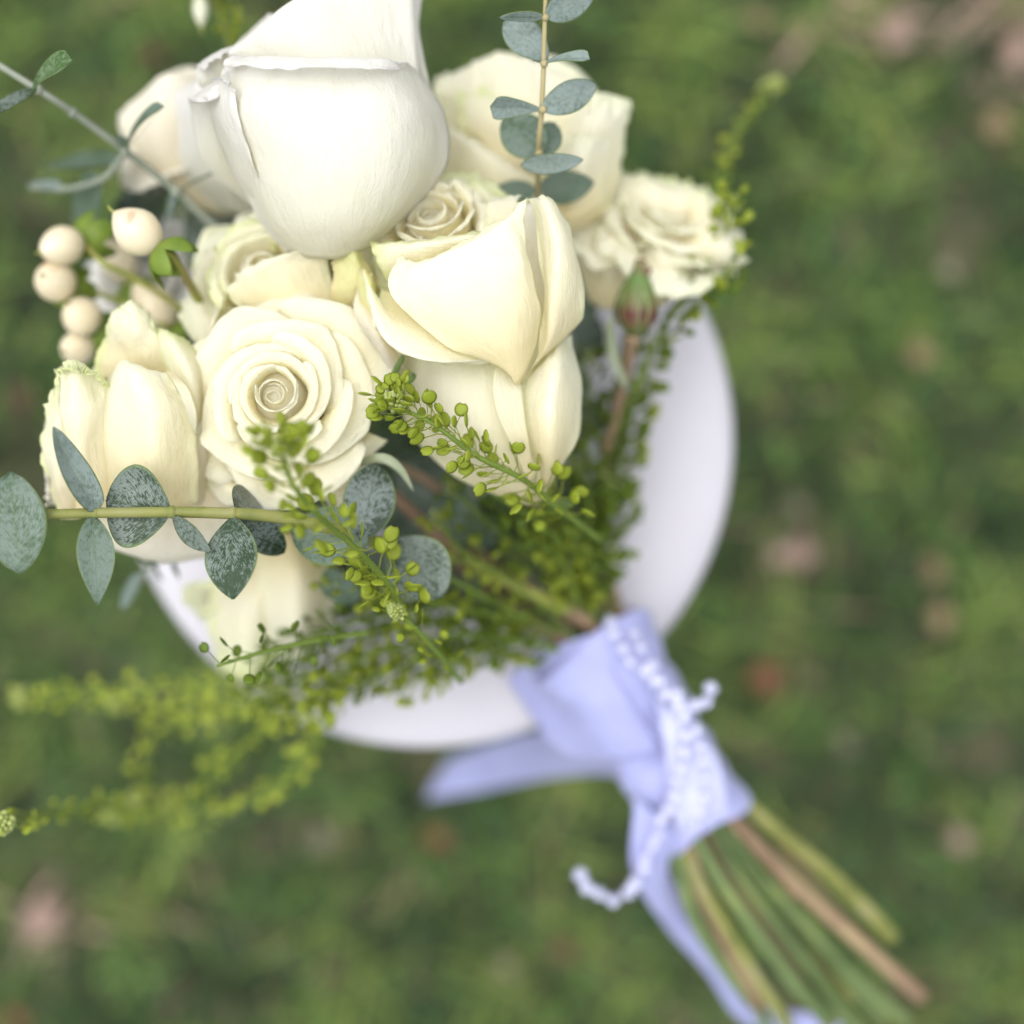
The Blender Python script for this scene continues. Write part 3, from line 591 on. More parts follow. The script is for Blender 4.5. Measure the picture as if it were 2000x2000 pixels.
# blurred roses at the back
r7 = rose('blurred open cream rose behind the upright eucalyptus sprig, right of the big white rose', (1020, 400, 605))
spiral_rose(r7, W(1010, 330, 600), (0.05, 0.25, 1.0), 0.030, 0.030, 14, [MB, MC], 101, ruffle=0.0014, drop=0.35, lip=0.3)
patch(r7, [[(860, 400, 585), (1000, 420, 575), (1130, 400, 580)], [(850, 280, 575), (990, 320, 560), (1150, 300, 565)], [(855, 200, 572), (1000, 210, 556), (1150, 210, 562)], [(845, 165, 576), (985, 116, 566), (1140, 158, 572)], [(860, 168, 584), (990, 124, 578), (1132, 168, 580)]], MC, 103, (28, 44), 0.0028, 60, 0.0055, 9)
patch(r7, [[(1000, 430, 572), (1100, 450, 568), (1190, 420, 578)], [(1060, 330, 562), (1140, 340, 552), (1215, 340, 570)], [(1090, 250, 560), (1160, 250, 550), (1222, 250, 566)], [(1112, 196, 562), (1170, 180, 553), (1232, 196, 562)]], MC, 105, (26, 30), 0.0026, 60, 0.0035, 7)
patch(r7, [[(860, 420, 570), (960, 430, 560), (1060, 420, 566)], [(860, 330, 562), (950, 350, 552), (1060, 360, 558)], [(865, 255, 560), (930, 285, 550), (1020, 330, 555)], [(862, 240, 563), (930, 275, 556), (1020, 322, 560)]], MC, 107, (20, 26), 0.0018, 60, 0.002)
patch(r7, [[(930, 330, 566), (1000, 350, 560), (1080, 330, 566)], [(900, 240, 560), (990, 262, 550), (1085, 245, 560)], [(890, 195, 561), (985, 190, 553), (1085, 200, 561)], [(892, 190, 567), (985, 184, 560), (1082, 196, 567)]], MG, 108, (24, 34), 0.0024, 60, 0.0040, 7)
patch(r7, [[(1060, 430, 562), (1120, 430, 556), (1180, 400, 564)], [(1080, 340, 554), (1130, 335, 546), (1190, 320, 558)], [(1098, 280, 553), (1140, 262, 546), (1192, 268, 557)]], MC, 109, (22, 24), 0.0020, 60, 0.0030, 7)
r8 = rose('blurred ruffled cream rose at the far right above the red green rosebud', (1240, 640, 610))
spiral_rose(r8, W(1262, 552, 600), (0.20, 0.70, 0.78), 0.0255, 0.034, 22, [MC, MC, MC], 111, ruffle=0.0032, drop=0.25, lip=0.4, tip=0.3, wrap=1.15, amp=0.0022, point=0.3, res=(22, 32))
patch(r8, [[(1150, 590, 588), (1185, 605, 583), (1230, 600, 585)], [(1130, 520, 582), (1180, 530, 572), (1245, 530, 575)], [(1125, 470, 580), (1180, 475, 568), (1250, 490, 572)], [(1130, 450, 584), (1185, 462, 576), (1250, 485, 578)]], MC, 113, (24, 24), 0.002, 60, 0.0028)
patch(r8, [[(1240, 600, 585), (1280, 605, 580), (1320, 580, 584)], [(1240, 530, 576), (1290, 535, 566), (1350, 530, 574)], [(1255, 490, 574), (1290, 483, 564), (1345, 510, 572)], [(1262, 480, 578), (1290, 473, 571), (1340, 502, 578)]], MC, 115, (24, 24), 0.002, 60, 0.0028)
patch(r8, [[(1290, 420, 586), (1290, 500, 580), (1300, 572, 588)], [(1362, 385, 578), (1370, 480, 566), (1358, 552, 582)], [(1398, 400, 580), (1432, 490, 568), (1394, 542, 582)], [(1412, 430, 584), (1458, 506, 572), (1414, 532, 584)]], MC, 117, (26, 30), 0.0026, 60, 0.004, 8)
patch(r8, [[(1150, 500, 590), (1260, 480, 580), (1380, 480, 586)], [(1150, 410, 586), (1260, 400, 574), (1390, 420, 580)], [(1170, 350, 588), (1260, 350, 580), (1380, 380, 584)], [(1180, 345, 596), (1265, 340, 592), (1380, 374, 592)]], MG, 119, (28, 40), 0.003, 60, 0.0042, 7)
r9 = rose('blurred shaded white rose at the upper left, partly behind the big white rose', (470, 420, 610))
patch(r9, [[(480, 420, 600), (430, 420, 590), (380, 400, 595)], [(420, 340, 585), (340, 330, 575), (270, 320, 585)], [(400, 230, 575), (310, 230, 566), (235, 260, 580)], [(390, 165, 575), (320, 150, 570), (230, 225, 580)], [(390, 160, 582), (322, 150, 578), (236, 226, 588)]], MB, 121, (22, 22), 0.0014, 50, 0.0016)
patch(r9, [[(520, 430, 590), (470, 420, 580), (420, 410, 590)], [(480, 330, 575), (420, 330, 562), (350, 330, 578)], [(450, 230, 565), (400, 220, 555), (340, 240, 570)], [(430, 170, 562), (385, 160, 556), (340, 180, 568)]], MW, 123, (20, 20), 0.0012, 50, 0.001)
spiral_rose(r9, W(430, 330, 610), (-0.5, 0.6, 0.6), 0.026, 0.036, 9, [MB], 125, ruffle=0.0014)
r10 = rose('blurred cream rose hanging under the horizontal eucalyptus branch', (560, 1060, 600))
patch(r10, [[(480, 1050, 580), (560, 1040, 572), (640, 1060, 585)], [(415, 1150, 585), (500, 1150, 566), (560, 1160, 575)], [(410, 1230, 592), (480, 1240, 572), (540, 1250, 582)], [(430, 1310, 602), (480, 1330, 590), (530, 1330, 596)]], MG, 131, (20, 20), 0.0014, 50, 0.002)
patch(r10, [[(500, 1040, 570), (570, 1040, 565), (640, 1070, 580)], [(505, 1120, 565), (580, 1120, 556), (640, 1130, 575)], [(510, 1200, 572), (580, 1210, 562), (630, 1200, 580)], [(520, 1260, 582), (580, 1290, 575), (640, 1230, 590)]], MC, 133, (20, 20), 0.0012, 50, 0.0016)
patch(r10, [[(580, 1060, 590), (630, 1080, 585), (660, 1090, 592)], [(590, 1150, 580), (640, 1150, 576), (665, 1160, 585)], [(600, 1210, 585), (640, 1220, 580), (655, 1230, 590)]], MC, 135, (16, 16), 0.0012, 50, 0.0016)
spiral_rose(r10, W(540, 1080, 610), (-0.15, -0.85, 0.4), 0.024, 0.040, 10, [MC, MG], 137, ruffle=0.0018)
r11 = rose('blurred pale rose deep behind the ivory berries, mostly hidden', (330, 600, 640))
spiral_rose(r11, W(330, 600, 640), (-0.3, 0.35, 0.9), 0.024, 0.032, 11, [MW], 141, ruffle=0.0014)

# stems of the roses: from each head down through the binding to a cut end, and the sepals under the heads
def bundle(base, mid, off, end_pts): 
    o = off
    return [W(*base)] + [W(*m) for m in mid] + [W(1185 + o[0], 1275 + o[1] * 0.5, 632 + o[2]), W(1300 + o[0], 1470 + o[1] * 0.5, 640 + o[2])] + [W(*e) for e in end_pts]
def stem(parent, base, mid, off, ends, rad, mat):
    return tube('stem', bundle(base, mid, off, ends), rad, mat, parent, 10, 44)
stem(r1, (655, 500, 530), [(780, 760, 590), (960, 1040, 618)], (40, -30, 4), [(1440, 1650, 648), (1560, 1790, 656), (1660, 1900, 662), (1775, 1995, 668)], [0.0035, 0.003, 0.003, 0.0032], M_STEMG)
stem(r2, (1040, 965, 545), [(1075, 1020, 620), (1110, 1130, 648)], (30, -50, 8), [(1490, 1600, 652), (1600, 1690, 662), (1680, 1765, 668), (1742, 1832, 672)], [0.0035, 0.003, 0.0034, 0.0042], M_STEMO)
stem(r4, (560, 840, 560), [(760, 1020, 610), (960, 1150, 626)], (-20, 20, -6), [(1395, 1700, 640), (1500, 1850, 646), (1560, 1930, 650), (1620, 1995, 655)], [0.0035, 0.003, 0.0032, 0.0036], M_STEMG)
stem(r5, (310, 1000, 545), [(560, 1040, 615), (900, 1160, 636)], (-40, 30, 0), [(1325, 1690, 640), (1355, 1790, 646), (1410, 1880, 652), (1470, 1960, 658)], [0.0035, 0.003, 0.003, 0.0034], M_STEMG)
stem(r6, (570, 690, 575), [(760, 860, 612), (960, 1090, 632)], (0, 0, 8), [(1400, 1680, 652), (1530, 1850, 662), (1610, 1950, 668), (1680, 2010, 672)], [0.0035, 0.003, 0.0032, 0.0036], M_STEMG)
stem(r7, (1020, 400, 610), [(1060, 740, 640), (1110, 1050, 646)], (50, -20, 10), [(1450, 1640, 656), (1540, 1760, 664), (1600, 1850, 668), (1668, 1948, 672)], [0.0033, 0.003, 0.003, 0.0034], M_STEMO)
stem(r8, (1235, 640, 612), [(1190, 900, 645), (1160, 1100, 648)], (55, -40, 12), [(1465, 1600, 662), (1540, 1690, 668), (1620, 1790, 674), (1700, 1870, 678)], [0.0033, 0.003, 0.003, 0.003], M_STEMG)
stem(r9, (470, 430, 612), [(640, 760, 640), (900, 1080, 648)], (10, 20, 12), [(1380, 1690, 656), (1490, 1830, 664), (1560, 1910, 668), (1640, 1990, 672)], [0.0033, 0.003, 0.003, 0.003], M_STEMG)
stem(r10, (600, 1080, 605), [(800, 1130, 640), (1000, 1200, 646)], (-30, 40, 8), [(1345, 1700, 652), (1420, 1860, 660), (1470, 1950, 664), (1500, 2010, 668)], [0.003, 0.003, 0.003, 0.003], M_STEMG)
stem(r11, (360, 620, 645), [(600, 860, 648), (880, 1100, 650)], (-10, 30, 12), [(1370, 1700, 660), (1460, 1880, 668), (1510, 1960, 672), (1540, 2010, 674)], [0.003, 0.003, 0.003, 0.003], M_STEMG)
def sepal(parent, pts, w, mat=M_SEPAL, seed=1):
    P = cr(np.array([list(W(*p)) for p in pts]), 12); G = np.zeros((12, 5, 3)); 
    for j in range(12):
        d = Vector(P[min(11, j + 1)] - P[max(0, j - 1)]).normalized(); s = d.cross(Vector((0, 0, 1))).normalized(); v = j / 11
        ww = w * KP * 0.5 * 0.5 * (math.sin(math.pi * min(1, (v * 0.82 + 0.18))) ** 0.8 + 0.03)
        for i in range(5): u = i / 2 - 1; G[j, i] = Vector(P[j]) + s * u * ww + Vector((0, 0, -0.3 * ww * u * u))
    return sheet('sepal', G, mat, parent, 0.0005)
sepal(r4, [(765, 760, 512), (770, 730, 505), (785, 700, 500), (788, 695, 499)], 12)
sepal(r4, [(765, 765, 512), (790, 750, 503), (808, 735, 500), (803, 727, 498)], 12)
sepal(r4, [(700, 905, 515), (745, 895, 508), (780, 915, 508), (808, 960, 512)], 20, M_SEPALP)
sepal(r2, [(1060, 975, 535), (1100, 985, 535), (1130, 975, 538)], 24)

# ---------------------------------------------------------------- rosebud
bd = thing('rosebud', 'closed green and red rosebud under the far right rose', 'rosebud', W(1238, 648, 560), None)
M = frame((0.08, 1.0, 0.15)); o0 = W(1238, 652, 562)
V, F = lathe_geo(o0, (0.08, 1, 0.15), [(0.002, 0), (0.0061, 0.004), (0.0073, 0.0090), (0.0056, 0.015), (0.0026, 0.0205), (0.0005, 0.024)], 16); mesh_obj('bud_core', V, F, M_BUD, bd, [(0.2, z_ / 0.027, 0) for z_ in np.repeat([0, .004, .010, .017, .0225, .026], 16)])
for i in range(5):
    cup_petal(bd, o0, M, i * 1.2566 + 1.25, [(0.0022, 0), (0.0068, 0.0040), (0.0080, 0.0092), (0.0062, 0.0155), (0.0032, 0.021), (0.001, 0.027)], 0.0046, M_BUD, 200 + i, (16, 9), 0.9, 0.05, 0, 0.0002, 0.0002, 0.0002, 60, 4, 0.0005).name = 'sepal'
for i, (dx, dy) in enumerate(((-6, -14), (5, -16), (12, -8))): sepal(bd, [(1260, 545, 558), (1262 + dx * .4, 536 + dy * .5, 556), (1262 + dx, 530 + dy, 556)], 9, M_STEMB)
tube('stem', bundle((1236, 655, 563), [(1228, 700, 575), (1215, 760, 590), (1170, 1000, 628)], (45, -50, 6), [(1460, 1610, 660)]), [0.0026, 0.002, 0.0022, 0.0025], M_STEMB, bd)
sepal(bd, [(1225, 760, 585), (1200, 700, 572), (1192, 640, 565), (1196, 615, 562)], 22, M_SEPALP)

# ---------------------------------------------------------------- eucalyptus
GE = 'eucalyptus sprigs of the bouquet'
def euc(label, pts, rads, mat, nodes=()):
    t = thing('eucalyptus_sprig', label, 'eucalyptus', W(*pts[0]), GE)
    tube('stem', [W(*p) for p in pts], rads, mat, t, 10, 40)
    for (x, y, D, r) in nodes:
        V, F = lathe_geo(W(x, y, D) - Vector((0, 0, 0)), (0.2, 0.3, 1), [(r * .3, -r), (r * .9, -r * .5), (r, 0), (r * .9, r * .5), (r * .3, r)], 10); mesh_obj('node', V, F, mat, t)
    return t
# upright sprig at the top
e1 = euc('upright pale blue green eucalyptus sprig at the top, in front of the blurred right rose', [(1050, 420, 548), (1052, 300, 512), (1058, 210, 500), (1062, 120, 495), (1064, 40, 492), (1068, -60, 490)], [0.0010, 0.0009, 0.0008, 0.0007], M_STEMT, [(1053, 300, 510, .0014), (1060, 214, 499, .0014), (1063, 124, 494, .0013), (1065, 34, 491, .0012)])
leaf(e1, (1064, 32, 491), (1162, -18, 500), 62, LPALE, 25, 0.05, seed=1)
leaf(e1, (1064, 33, 491), (976, 34, 486), 26, LPALE, -58, -0.15, seed=2)
leaf(e1, (1070, 118, 500), (985, 42, 500), 78, LPALE, 12, 0.1, seed=3, widest=0.55)
leaf(e1, (1062, 124, 494), (1152, 116, 488), 46, LPALE, -42, 0.25, seed=4, fold=0.2, blunt=True)
leaf(e1, (1058, 122, 494), (1040, 118, 502), 12, LPALE, 40, 0.05, seed=5)
leaf(e1, (1056, 214, 499), (1164, 165, 503), 62, LPALE, 20, 0.12, seed=6, widest=0.5)
leaf(e1, (1060, 215, 499), (958, 208, 494), 56, LPALE, -38, -0.3, seed=7, fold=0.25, blunt=True)
leaf(e1, (1056, 302, 518), (985, 226, 520), 92, LMID, 5, 0.1, seed=8)
leaf(e1, (1052, 302, 518), (1084, 240, 524), 60, LMID, 8, 0.1, seed=9)
leaf(e1, (1017, 323, 508), (1139, 312, 504), 44, LPALE, 35, 0.1, seed=10)
leaf(e1, (1050, 375, 545), (950, 384, 550), 56, LMID, 25, 0.15, seed=11)
leaf(e1, (1052, 372, 545), (1160, 356, 540), 66, LMID, 22, 0.1, seed=12)
# horizontal branch at the left
e2 = euc('horizontal eucalyptus branch in front of the left rose, with large wet rounded leaves', [(900, 1095, 560), (760, 1065, 525), (640, 1030, 497), (545, 1010, 489), (455, 1003, 485), (335, 1000, 482), (180, 1002, 478), (60, 1005, 474), (-60, 1000, 472)], [0.0022, 0.0021, 0.0019, 0.0016, 0.0015], M_STEMO, [(455, 1003, 485, .0022), (336, 1000, 482, .0021), (185, 1002, 478, .0017)])
leaf(e2, (92, 1005, 474), (2, 925, 468), 1, LMID, 0, seed=1) if False else None
leaf(e2, (40, 1120, 468), (20, 922, 470), 120, LMID, 14, 0.12, seed=20, widest=0.5)
leaf(e2, (85, 1008, 475), (62, 1060, 482), 40, LMID, 40, 0.1, seed=21)
leaf(e2, (192, 1000, 478), (104, 834, 466), 62, LPALE, 40, -0.3, seed=22, widest=0.36, fold=0.3)
leaf(e2, (180, 1004, 478), (190, 1182, 470), 74, LMID, -28, 0.15, seed=23, widest=0.45, pointy=0.5)
leaf(e2, (332, 998, 481), (212, 918, 486), 1, LDARK) if False else None
leaf(e2, (335, 1002, 482), (208, 975, 484), 165, LDARK, -6, 0.12, seed=24, widest=0.55, cup=0.22, n=(22, 19))
leaf(e2, (336, 1006, 482), (414, 1078, 476), 44, LDARK, 25, 0.2, seed=25, widest=0.5, pointy=0.3)
leaf(e2, (455, 1008, 484), (455, 1170, 474), 106, LDARK, 8, 0.14, seed=26, widest=0.52, pointy=0.25, cup=0.12, n=(22, 19))
leaf(e2, (462, 1000, 485), (500, 975, 505), 90, LGLOSS, 20, 0.1, seed=27)
leaf(e2, (470, 1006, 486), (555, 1080, 508), 70, LGLOSS, -10, 0.1, seed=28)
leaf(e2, (570, 1040, 507), (720, 1058, 500), 118, LMID, -12, 0.1, seed=29, widest=0.5, n=(22, 19))
leaf(e2, (705, 1055, 500), (735, 905, 506), 104, LGLOSS, 10, 0.15, seed=30, widest=0.5, n=(22, 19))
leaf(e2, (770, 1055, 515), (865, 1165, 512), 128, LDARK, -10, 0.12, seed=31, widest=0.5, n=(22, 19))
leaf(e2, (640, 1110, 540), (690, 1180, 556), 70, LMID, 12, 0.1, seed=32)
# blurred branch at the upper left
e3 = euc('thin blurred silvery eucalyptus branch crossing the upper left corner', [(470, 485, 575), (400, 425, 568), (340, 370, 560), (245, 295, 545), (150, 225, 530), (90, 185, 522), (-30, 110, 514)], [0.0016, 0.0014, 0.0012, 0.0010], M_STEMS, [(345, 375, 560, .002), (245, 297, 545, .002), (142, 220, 529, .0018), (75, 175, 520, .0016)])
leaf(e3, (60, 190, 512), (142, 118, 492), 60, LGREEN, -28, 0.3, seed=40, fold=0.3, blunt=True)
leaf(e3, (72, 172, 512), (-30, 235, 500), 40, LDARK, 30, 0.1, seed=41)
leaf(e3, (246, 296, 540), (320, 208, 518), 40, LMID, -45, 0.3, seed=42, fold=0.3, blunt=True)
leaf(e3, (250, 290, 545), (226, 264, 540), 24, LMID, 20, 0.1, seed=43)
leaf(e3, (346, 376, 560), (425, 335, 540), 16, LMID, -65, 0.1, seed=44)
leaf(e3, (346, 378, 560), (330, 430, 568), 60, LPALE, 55, 0.1, seed=45)
leaf(e3, (455, 480, 575), (440, 545, 590), 60, LPALE, 60, 0.1, seed=46)
tube('stem', [W(*p) for p in [(245, 297, 546), (200, 350, 560), (120, 370, 575), (60, 365, 580)]], [.0013, .0011, .0009], M_STEMS, e3)
leaf(e3, (120, 370, 575), (55, 360, 588), 46, LPALE, 50, 0.1, seed=47)
leaf(e3, (200, 350, 565), (150, 480, 600), 130, LMID, 30, 0.1, seed=48)
leaf(e3, (230, 320, 565), (80, 330, 610), 100, LMID, 50, 0.1, seed=49)
# dark eucalyptus between the rose heads, partly added to darken the gaps
e4 = euc('shaded dark eucalyptus sprig deep between the berries and the big white rose', [(700, 760, 630), (560, 640, 620), (470, 520, 610), (300, 360, 600)], [.002, .0018, .0014], M_STEMS)
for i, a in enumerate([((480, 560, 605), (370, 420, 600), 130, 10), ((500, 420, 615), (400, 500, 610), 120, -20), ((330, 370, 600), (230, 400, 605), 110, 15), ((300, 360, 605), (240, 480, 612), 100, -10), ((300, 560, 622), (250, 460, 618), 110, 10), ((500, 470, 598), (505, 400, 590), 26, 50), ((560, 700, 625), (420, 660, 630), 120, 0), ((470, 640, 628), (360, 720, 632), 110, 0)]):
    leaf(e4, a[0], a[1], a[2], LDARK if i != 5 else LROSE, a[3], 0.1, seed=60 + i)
e5 = euc('shaded eucalyptus sprig under the cress, left of the bare stems and above the wrap', [(1130, 1220, 630), (1000, 1140, 610), (910, 1050, 590), (860, 960, 580), (760, 900, 580)], [.0024, .0022, .0018, .0014], M_STEMB, [(1030, 1152, 614, .0032)])
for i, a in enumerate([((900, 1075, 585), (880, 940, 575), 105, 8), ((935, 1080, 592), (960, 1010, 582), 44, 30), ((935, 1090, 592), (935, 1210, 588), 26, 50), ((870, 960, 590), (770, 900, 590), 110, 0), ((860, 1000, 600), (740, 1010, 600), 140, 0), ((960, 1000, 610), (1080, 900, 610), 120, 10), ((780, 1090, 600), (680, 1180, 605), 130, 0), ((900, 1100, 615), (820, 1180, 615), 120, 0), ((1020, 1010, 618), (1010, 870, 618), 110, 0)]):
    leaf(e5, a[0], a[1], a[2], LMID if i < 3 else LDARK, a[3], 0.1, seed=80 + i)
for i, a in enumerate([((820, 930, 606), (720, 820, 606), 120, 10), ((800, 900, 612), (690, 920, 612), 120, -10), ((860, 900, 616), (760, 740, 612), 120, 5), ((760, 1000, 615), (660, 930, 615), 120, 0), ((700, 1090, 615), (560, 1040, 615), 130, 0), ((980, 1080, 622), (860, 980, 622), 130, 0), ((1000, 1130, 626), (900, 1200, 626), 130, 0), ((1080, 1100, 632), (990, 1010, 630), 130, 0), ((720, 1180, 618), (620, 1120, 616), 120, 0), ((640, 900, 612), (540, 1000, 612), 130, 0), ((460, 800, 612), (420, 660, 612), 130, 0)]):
    leaf(e5, a[0], a[1], a[2], LROSE, a[3], 0.1, seed=140 + i)  # extra dark leaves added to darken the interior over the pale top
e6 = euc('yellow green bare eucalyptus stem running into the top of the lavender wrap', [(760, 960, 560), (905, 1088, 582), (1020, 1148, 596), (1120, 1195, 612), (1190, 1270, 628), (1310, 1470, 634), (1450, 1620, 644), (1560, 1735, 650), (1690, 1850, 658), (1802, 1948, 664)], [.0022, .0026, .003, .003, .0034], M_STEMB, [(1030, 1152, 598, .0036), (1558, 1735, 650, .0040)])
tube('stem', [W(*p) for p in [(895, 1085, 578), (960, 1118, 584), (1040, 1160, 592), (1110, 1190, 603)]], [.0024, .0026, .0028, .0026], M_STEMY, e6)
leaf(e6, (905, 1088, 582), (850, 1010, 592), 80, LDARK, 10, 0.1, seed=95)
e7 = euc('brown woody eucalyptus stem in the middle of the cut stem ends', [(880, 1090, 605), (960, 1150, 612), (1050, 1220, 622), (1180, 1310, 630), (1290, 1480, 636), (1362, 1715, 642), (1400, 1800, 648), (1450, 1900, 654), (1482, 1965, 658)], [.0026, .0028, .003, .0032, .0034], M_STEMB)
leaf(e7, (885, 1092, 606), (800, 1060, 612), 90, LDARK, 0, 0.1, seed=97)
e8 = euc('shaded eucalyptus sprig at the right, behind the large cream rose', [(1150, 1150, 650), (1130, 900, 640), (1110, 650, 625), (1090, 500, 610)], [.002, .0018, .0014], M_STEMS)
for i, a in enumerate([((1110, 640, 622), (1140, 540, 615), 90, 5), ((1105, 600, 622), (1080, 500, 612), 90, 0), ((1115, 700, 630), (1170, 620, 622), 90, 10), ((1120, 790, 636), (1080, 700, 630), 90, 0), ((1125, 850, 640), (1180, 780, 640), 80, 0), ((1130, 930, 642), (1070, 1010, 640), 100, 0)]):
    leaf(e8, a[0], a[1], a[2], LDARK if i else LMID, a[3], 0.1, seed=110 + i)
e9 = euc('small blurred eucalyptus tip hanging over the pedestal edge below the left rose', [(330, 1090, 560), (290, 1110, 575), (260, 1160, 590)], [.001, .0008], M_STEMS)
leaf(e9, (275, 1120, 580), (238, 1190, 590), 34, LPALE, 30, 0.1, seed=120)
leaf(e9, (320, 1092, 560), (272, 1078, 575), 40, LDARK, 20, 0.1, seed=121)
leaf(e9, (340, 1095, 560), (350, 1130, 570), 20, LDARK, 40, 0.1, seed=122)
leaf(e9, (300, 1100, 566), (318, 1135, 575), 16, LDARK, 40, 0.1, seed=123)

for e_, off, ends, rad, mt in ((e1, (25, -10, 2), [(1425, 1680, 645), (1540, 1840, 652), (1600, 1920, 656), (1650, 1985, 660)], .0024, M_STEMG), (e2, (-35, 20, -4), [(1350, 1690, 640), (1430, 1830, 646), (1490, 1930, 650), (1540, 2000, 654)], .0026, M_STEMO), (e3, (0, -10, 6), [(1410, 1690, 650), (1500, 1820, 656), (1590, 1960, 662), (1620, 2010, 664)], .0024, M_STEMB),
                            (e4, (20, 10, 4), [(1440, 1660, 650), (1570, 1810, 660), (1660, 1915, 664), (1730, 1990, 668)], .0026, M_STEMG), (e5, (45, -30, 8), [(1475, 1630, 656), (1590, 1750, 664), (1680, 1850, 670), (1740, 1920, 674)], .0026, M_STEMG), (e8, (50, -30, 14), [(1490, 1620, 664), (1580, 1720, 668), (1650, 1800, 672), (1700, 1850, 676)], .0024, M_STEMB)):
    tube('stem', [W(1150 + off[0], 1230 + off[1], 636 + off[2]), W(1185 + off[0], 1275 + off[1], 632 + off[2]), W(1300 + off[0], 1470 + off[1] * 0.5, 640 + off[2])] + [W(*p) for p in ends], [rad, rad, rad * 1.15], mt, e_, 8, 40)
# ---------------------------------------------------------------- hypericum berries
def berry(parent, c, tipdir, L, w, calyx_dir=None, seed=1, mat=None):
    """ivory berry: c = photo centre, tipdir = image direction of its pointed end (x right, y up, z to the lens)"""
    ax = Vector(tipdir).normalized(); h = L * KP * c[2] * 0.001; r = w * 0.5 * KP * c[2] * 0.001; org = W(*c) - ax * h * 0.48
    pr = [(0.0004, 0)] + [(r * math.sin(math.pi * t) ** 0.62 * (1.06 - 0.18 * t), h * t) for t in (0.04, .1, .18, .28, .4, .52, .64, .75, .85, .92, .97)] + [(0.0009, h)]
    V, F = lathe_geo(org, ax, pr, 24); b = mesh_obj('berry', V, F, mat or M_BERRY, parent)
    tp = org + ax * h; V, F = tube_geo([tp - ax * 0.0004, tp + ax * 0.0016, tp + ax * 0.0032 + Vector((0.0006, 0.0002, 0))], [0.0007, 0.0005, 0.0003], 6)
    mesh_obj('style', V, F, M_STEMY, b)
    M = frame(-ax)
    for i in range(5):
        cup_petal(b, org + ax * 0.001, M, i * 1.2566 + seed, [(0.001, 0.0), (0.0045, 0.0008), (0.0078, 0.0040), (0.0090, 0.0095)], 0.0050, M_CALYX, seed * 7 + i, (10, 9), 1.1, 0.4, 0.1, 0.0, 0.0004, 0.0003, 90, 4, 0.0004, 0.6).name = 'calyx_leaf'
    return org
h1 = thing('berry_sprig', 'ivory berry sprig left of the big white rose, its largest berry in focus', 'berries', W(420, 630, 540))
b1 = berry(h1, (269, 453, 512), (-0.75, 0.62, 0.1), 112, 94, seed=2)
tube('stem', [W(420, 640, 545), W(395, 600, 538), W(362, 540, 525), W(335, 500, 516), b1], [0.0016, 0.0017, 0.0014, 0.0012, 0.001], M_STEMY, h1)
h2 = thing('berry_sprig', 'blurred ivory berry sprig curving down the left edge beside the left rose', 'berries', W(400, 640, 560))
bs = [berry(h2, (122, 480, 548), (-0.55, -0.35, 0.75), 104, 80, seed=3), berry(h2, (108, 549, 552), (-0.15, 0.05, 1.0), 96, 84, seed=4), berry(h2, (160, 618, 556), (-0.25, 0.35, 0.9), 90, 80, seed=5), berry(h2, (152, 680, 562), (-0.3, -0.2, 0.9), 88, 68, seed=6)]
tube('stem', [W(430, 660, 575), W(350, 600, 568), W(265, 545, 558), W(200, 512, 550), bs[0]], [.0013, .0012, .0011, .0009], M_STEMY, h2)
for i, b in enumerate(bs[1:]): tube('stem', [W(330, 640 + 25 * i, 578), W(240, 590 + 40 * i, 570), b], [.0012, .001, .0008], M_STEMY, h2)
h3 = thing('berry_sprig', 'most blurred ivory berries, deep behind the berry in focus', 'berries', W(420, 680, 590))
bs = [berry(h3, (302, 600, 580), (-0.6, 0.7, 0.3), 112, 84, seed=7), berry(h3, (232, 512, 588), (-0.4, 0.8, 0.3), 96, 70, seed=8)]
for b in bs: tube('stem', [W(450, 720, 600), W(400, 640, 592), b], [.0013, .0012, .001], M_STEMO, h3)

# ---------------------------------------------------------------- green cress sprays
def pod_mesh(mat, nm, seed):
    """flat round pod with a notch, on its thread-thin stalk; stalk along +z from the origin, unit = pod diameter"""
    V = []; F = []; rg = random.Random(seed)
    stalk = 1.6; bend = rg.uniform(-.25, .25)
    for j, z in enumerate((0, stalk * .5, stalk)):
        x = bend * math.sin(j * math.pi / 2)
        for k in range(3): a = k * 2.094; V.append((x + 0.04 * math.cos(a), 0.04 * math.sin(a), z))
    for j in range(2):
        for k in range(3): k2 = (k + 1) % 3; F.append((j * 3 + k, j * 3 + k2, j * 3 + 3 + k2, j * 3 + 3 + k))
    n = 14; c0 = len(V); e = rg.uniform(0.72, 0.98)
    ring = []
    for k in range(n):
        a = 2 * math.pi * k / n - math.pi / 2; r = 0.5
        if k == n // 2: r = 0.40
        ring.append((r * e * math.cos(a), r * math.sin(a) + 0.5 + stalk))
    for s, y in ((1, 0.0),):
        for (x, z) in ring: V.append((x, 0.10 * (0.5 - abs(z - stalk - .5)) * 0, z))
    f0 = len(V)
    for (x, z) in ring: V.append((x * .62, 0.05, (z - stalk - .5) * .62 + stalk + .5))
    b0 = len(V)
    for (x, z) in ring: V.append((x * .62, -0.05, (z - stalk - .5) * .62 + stalk + .5))
    cf = len(V); V.append((0, 0.075, stalk + .5)); cb = len(V); V.append((0, -0.075, stalk + .5))
    for k in range(n):
        k2 = (k + 1) % n
        F += [(c0 + k, c0 + k2, f0 + k2, f0 + k), (c0 + k2, c0 + k, b0 + k, b0 + k2), (f0 + k, f0 + k2, cf), (b0 + k2, b0 + k, cb)]
    me = bpy.data.meshes.new(nm); me.from_pydata(V, [], F); me.polygons.foreach_set('use_smooth', [True] * len(F)); me.materials.append(mat); me.update(); return me
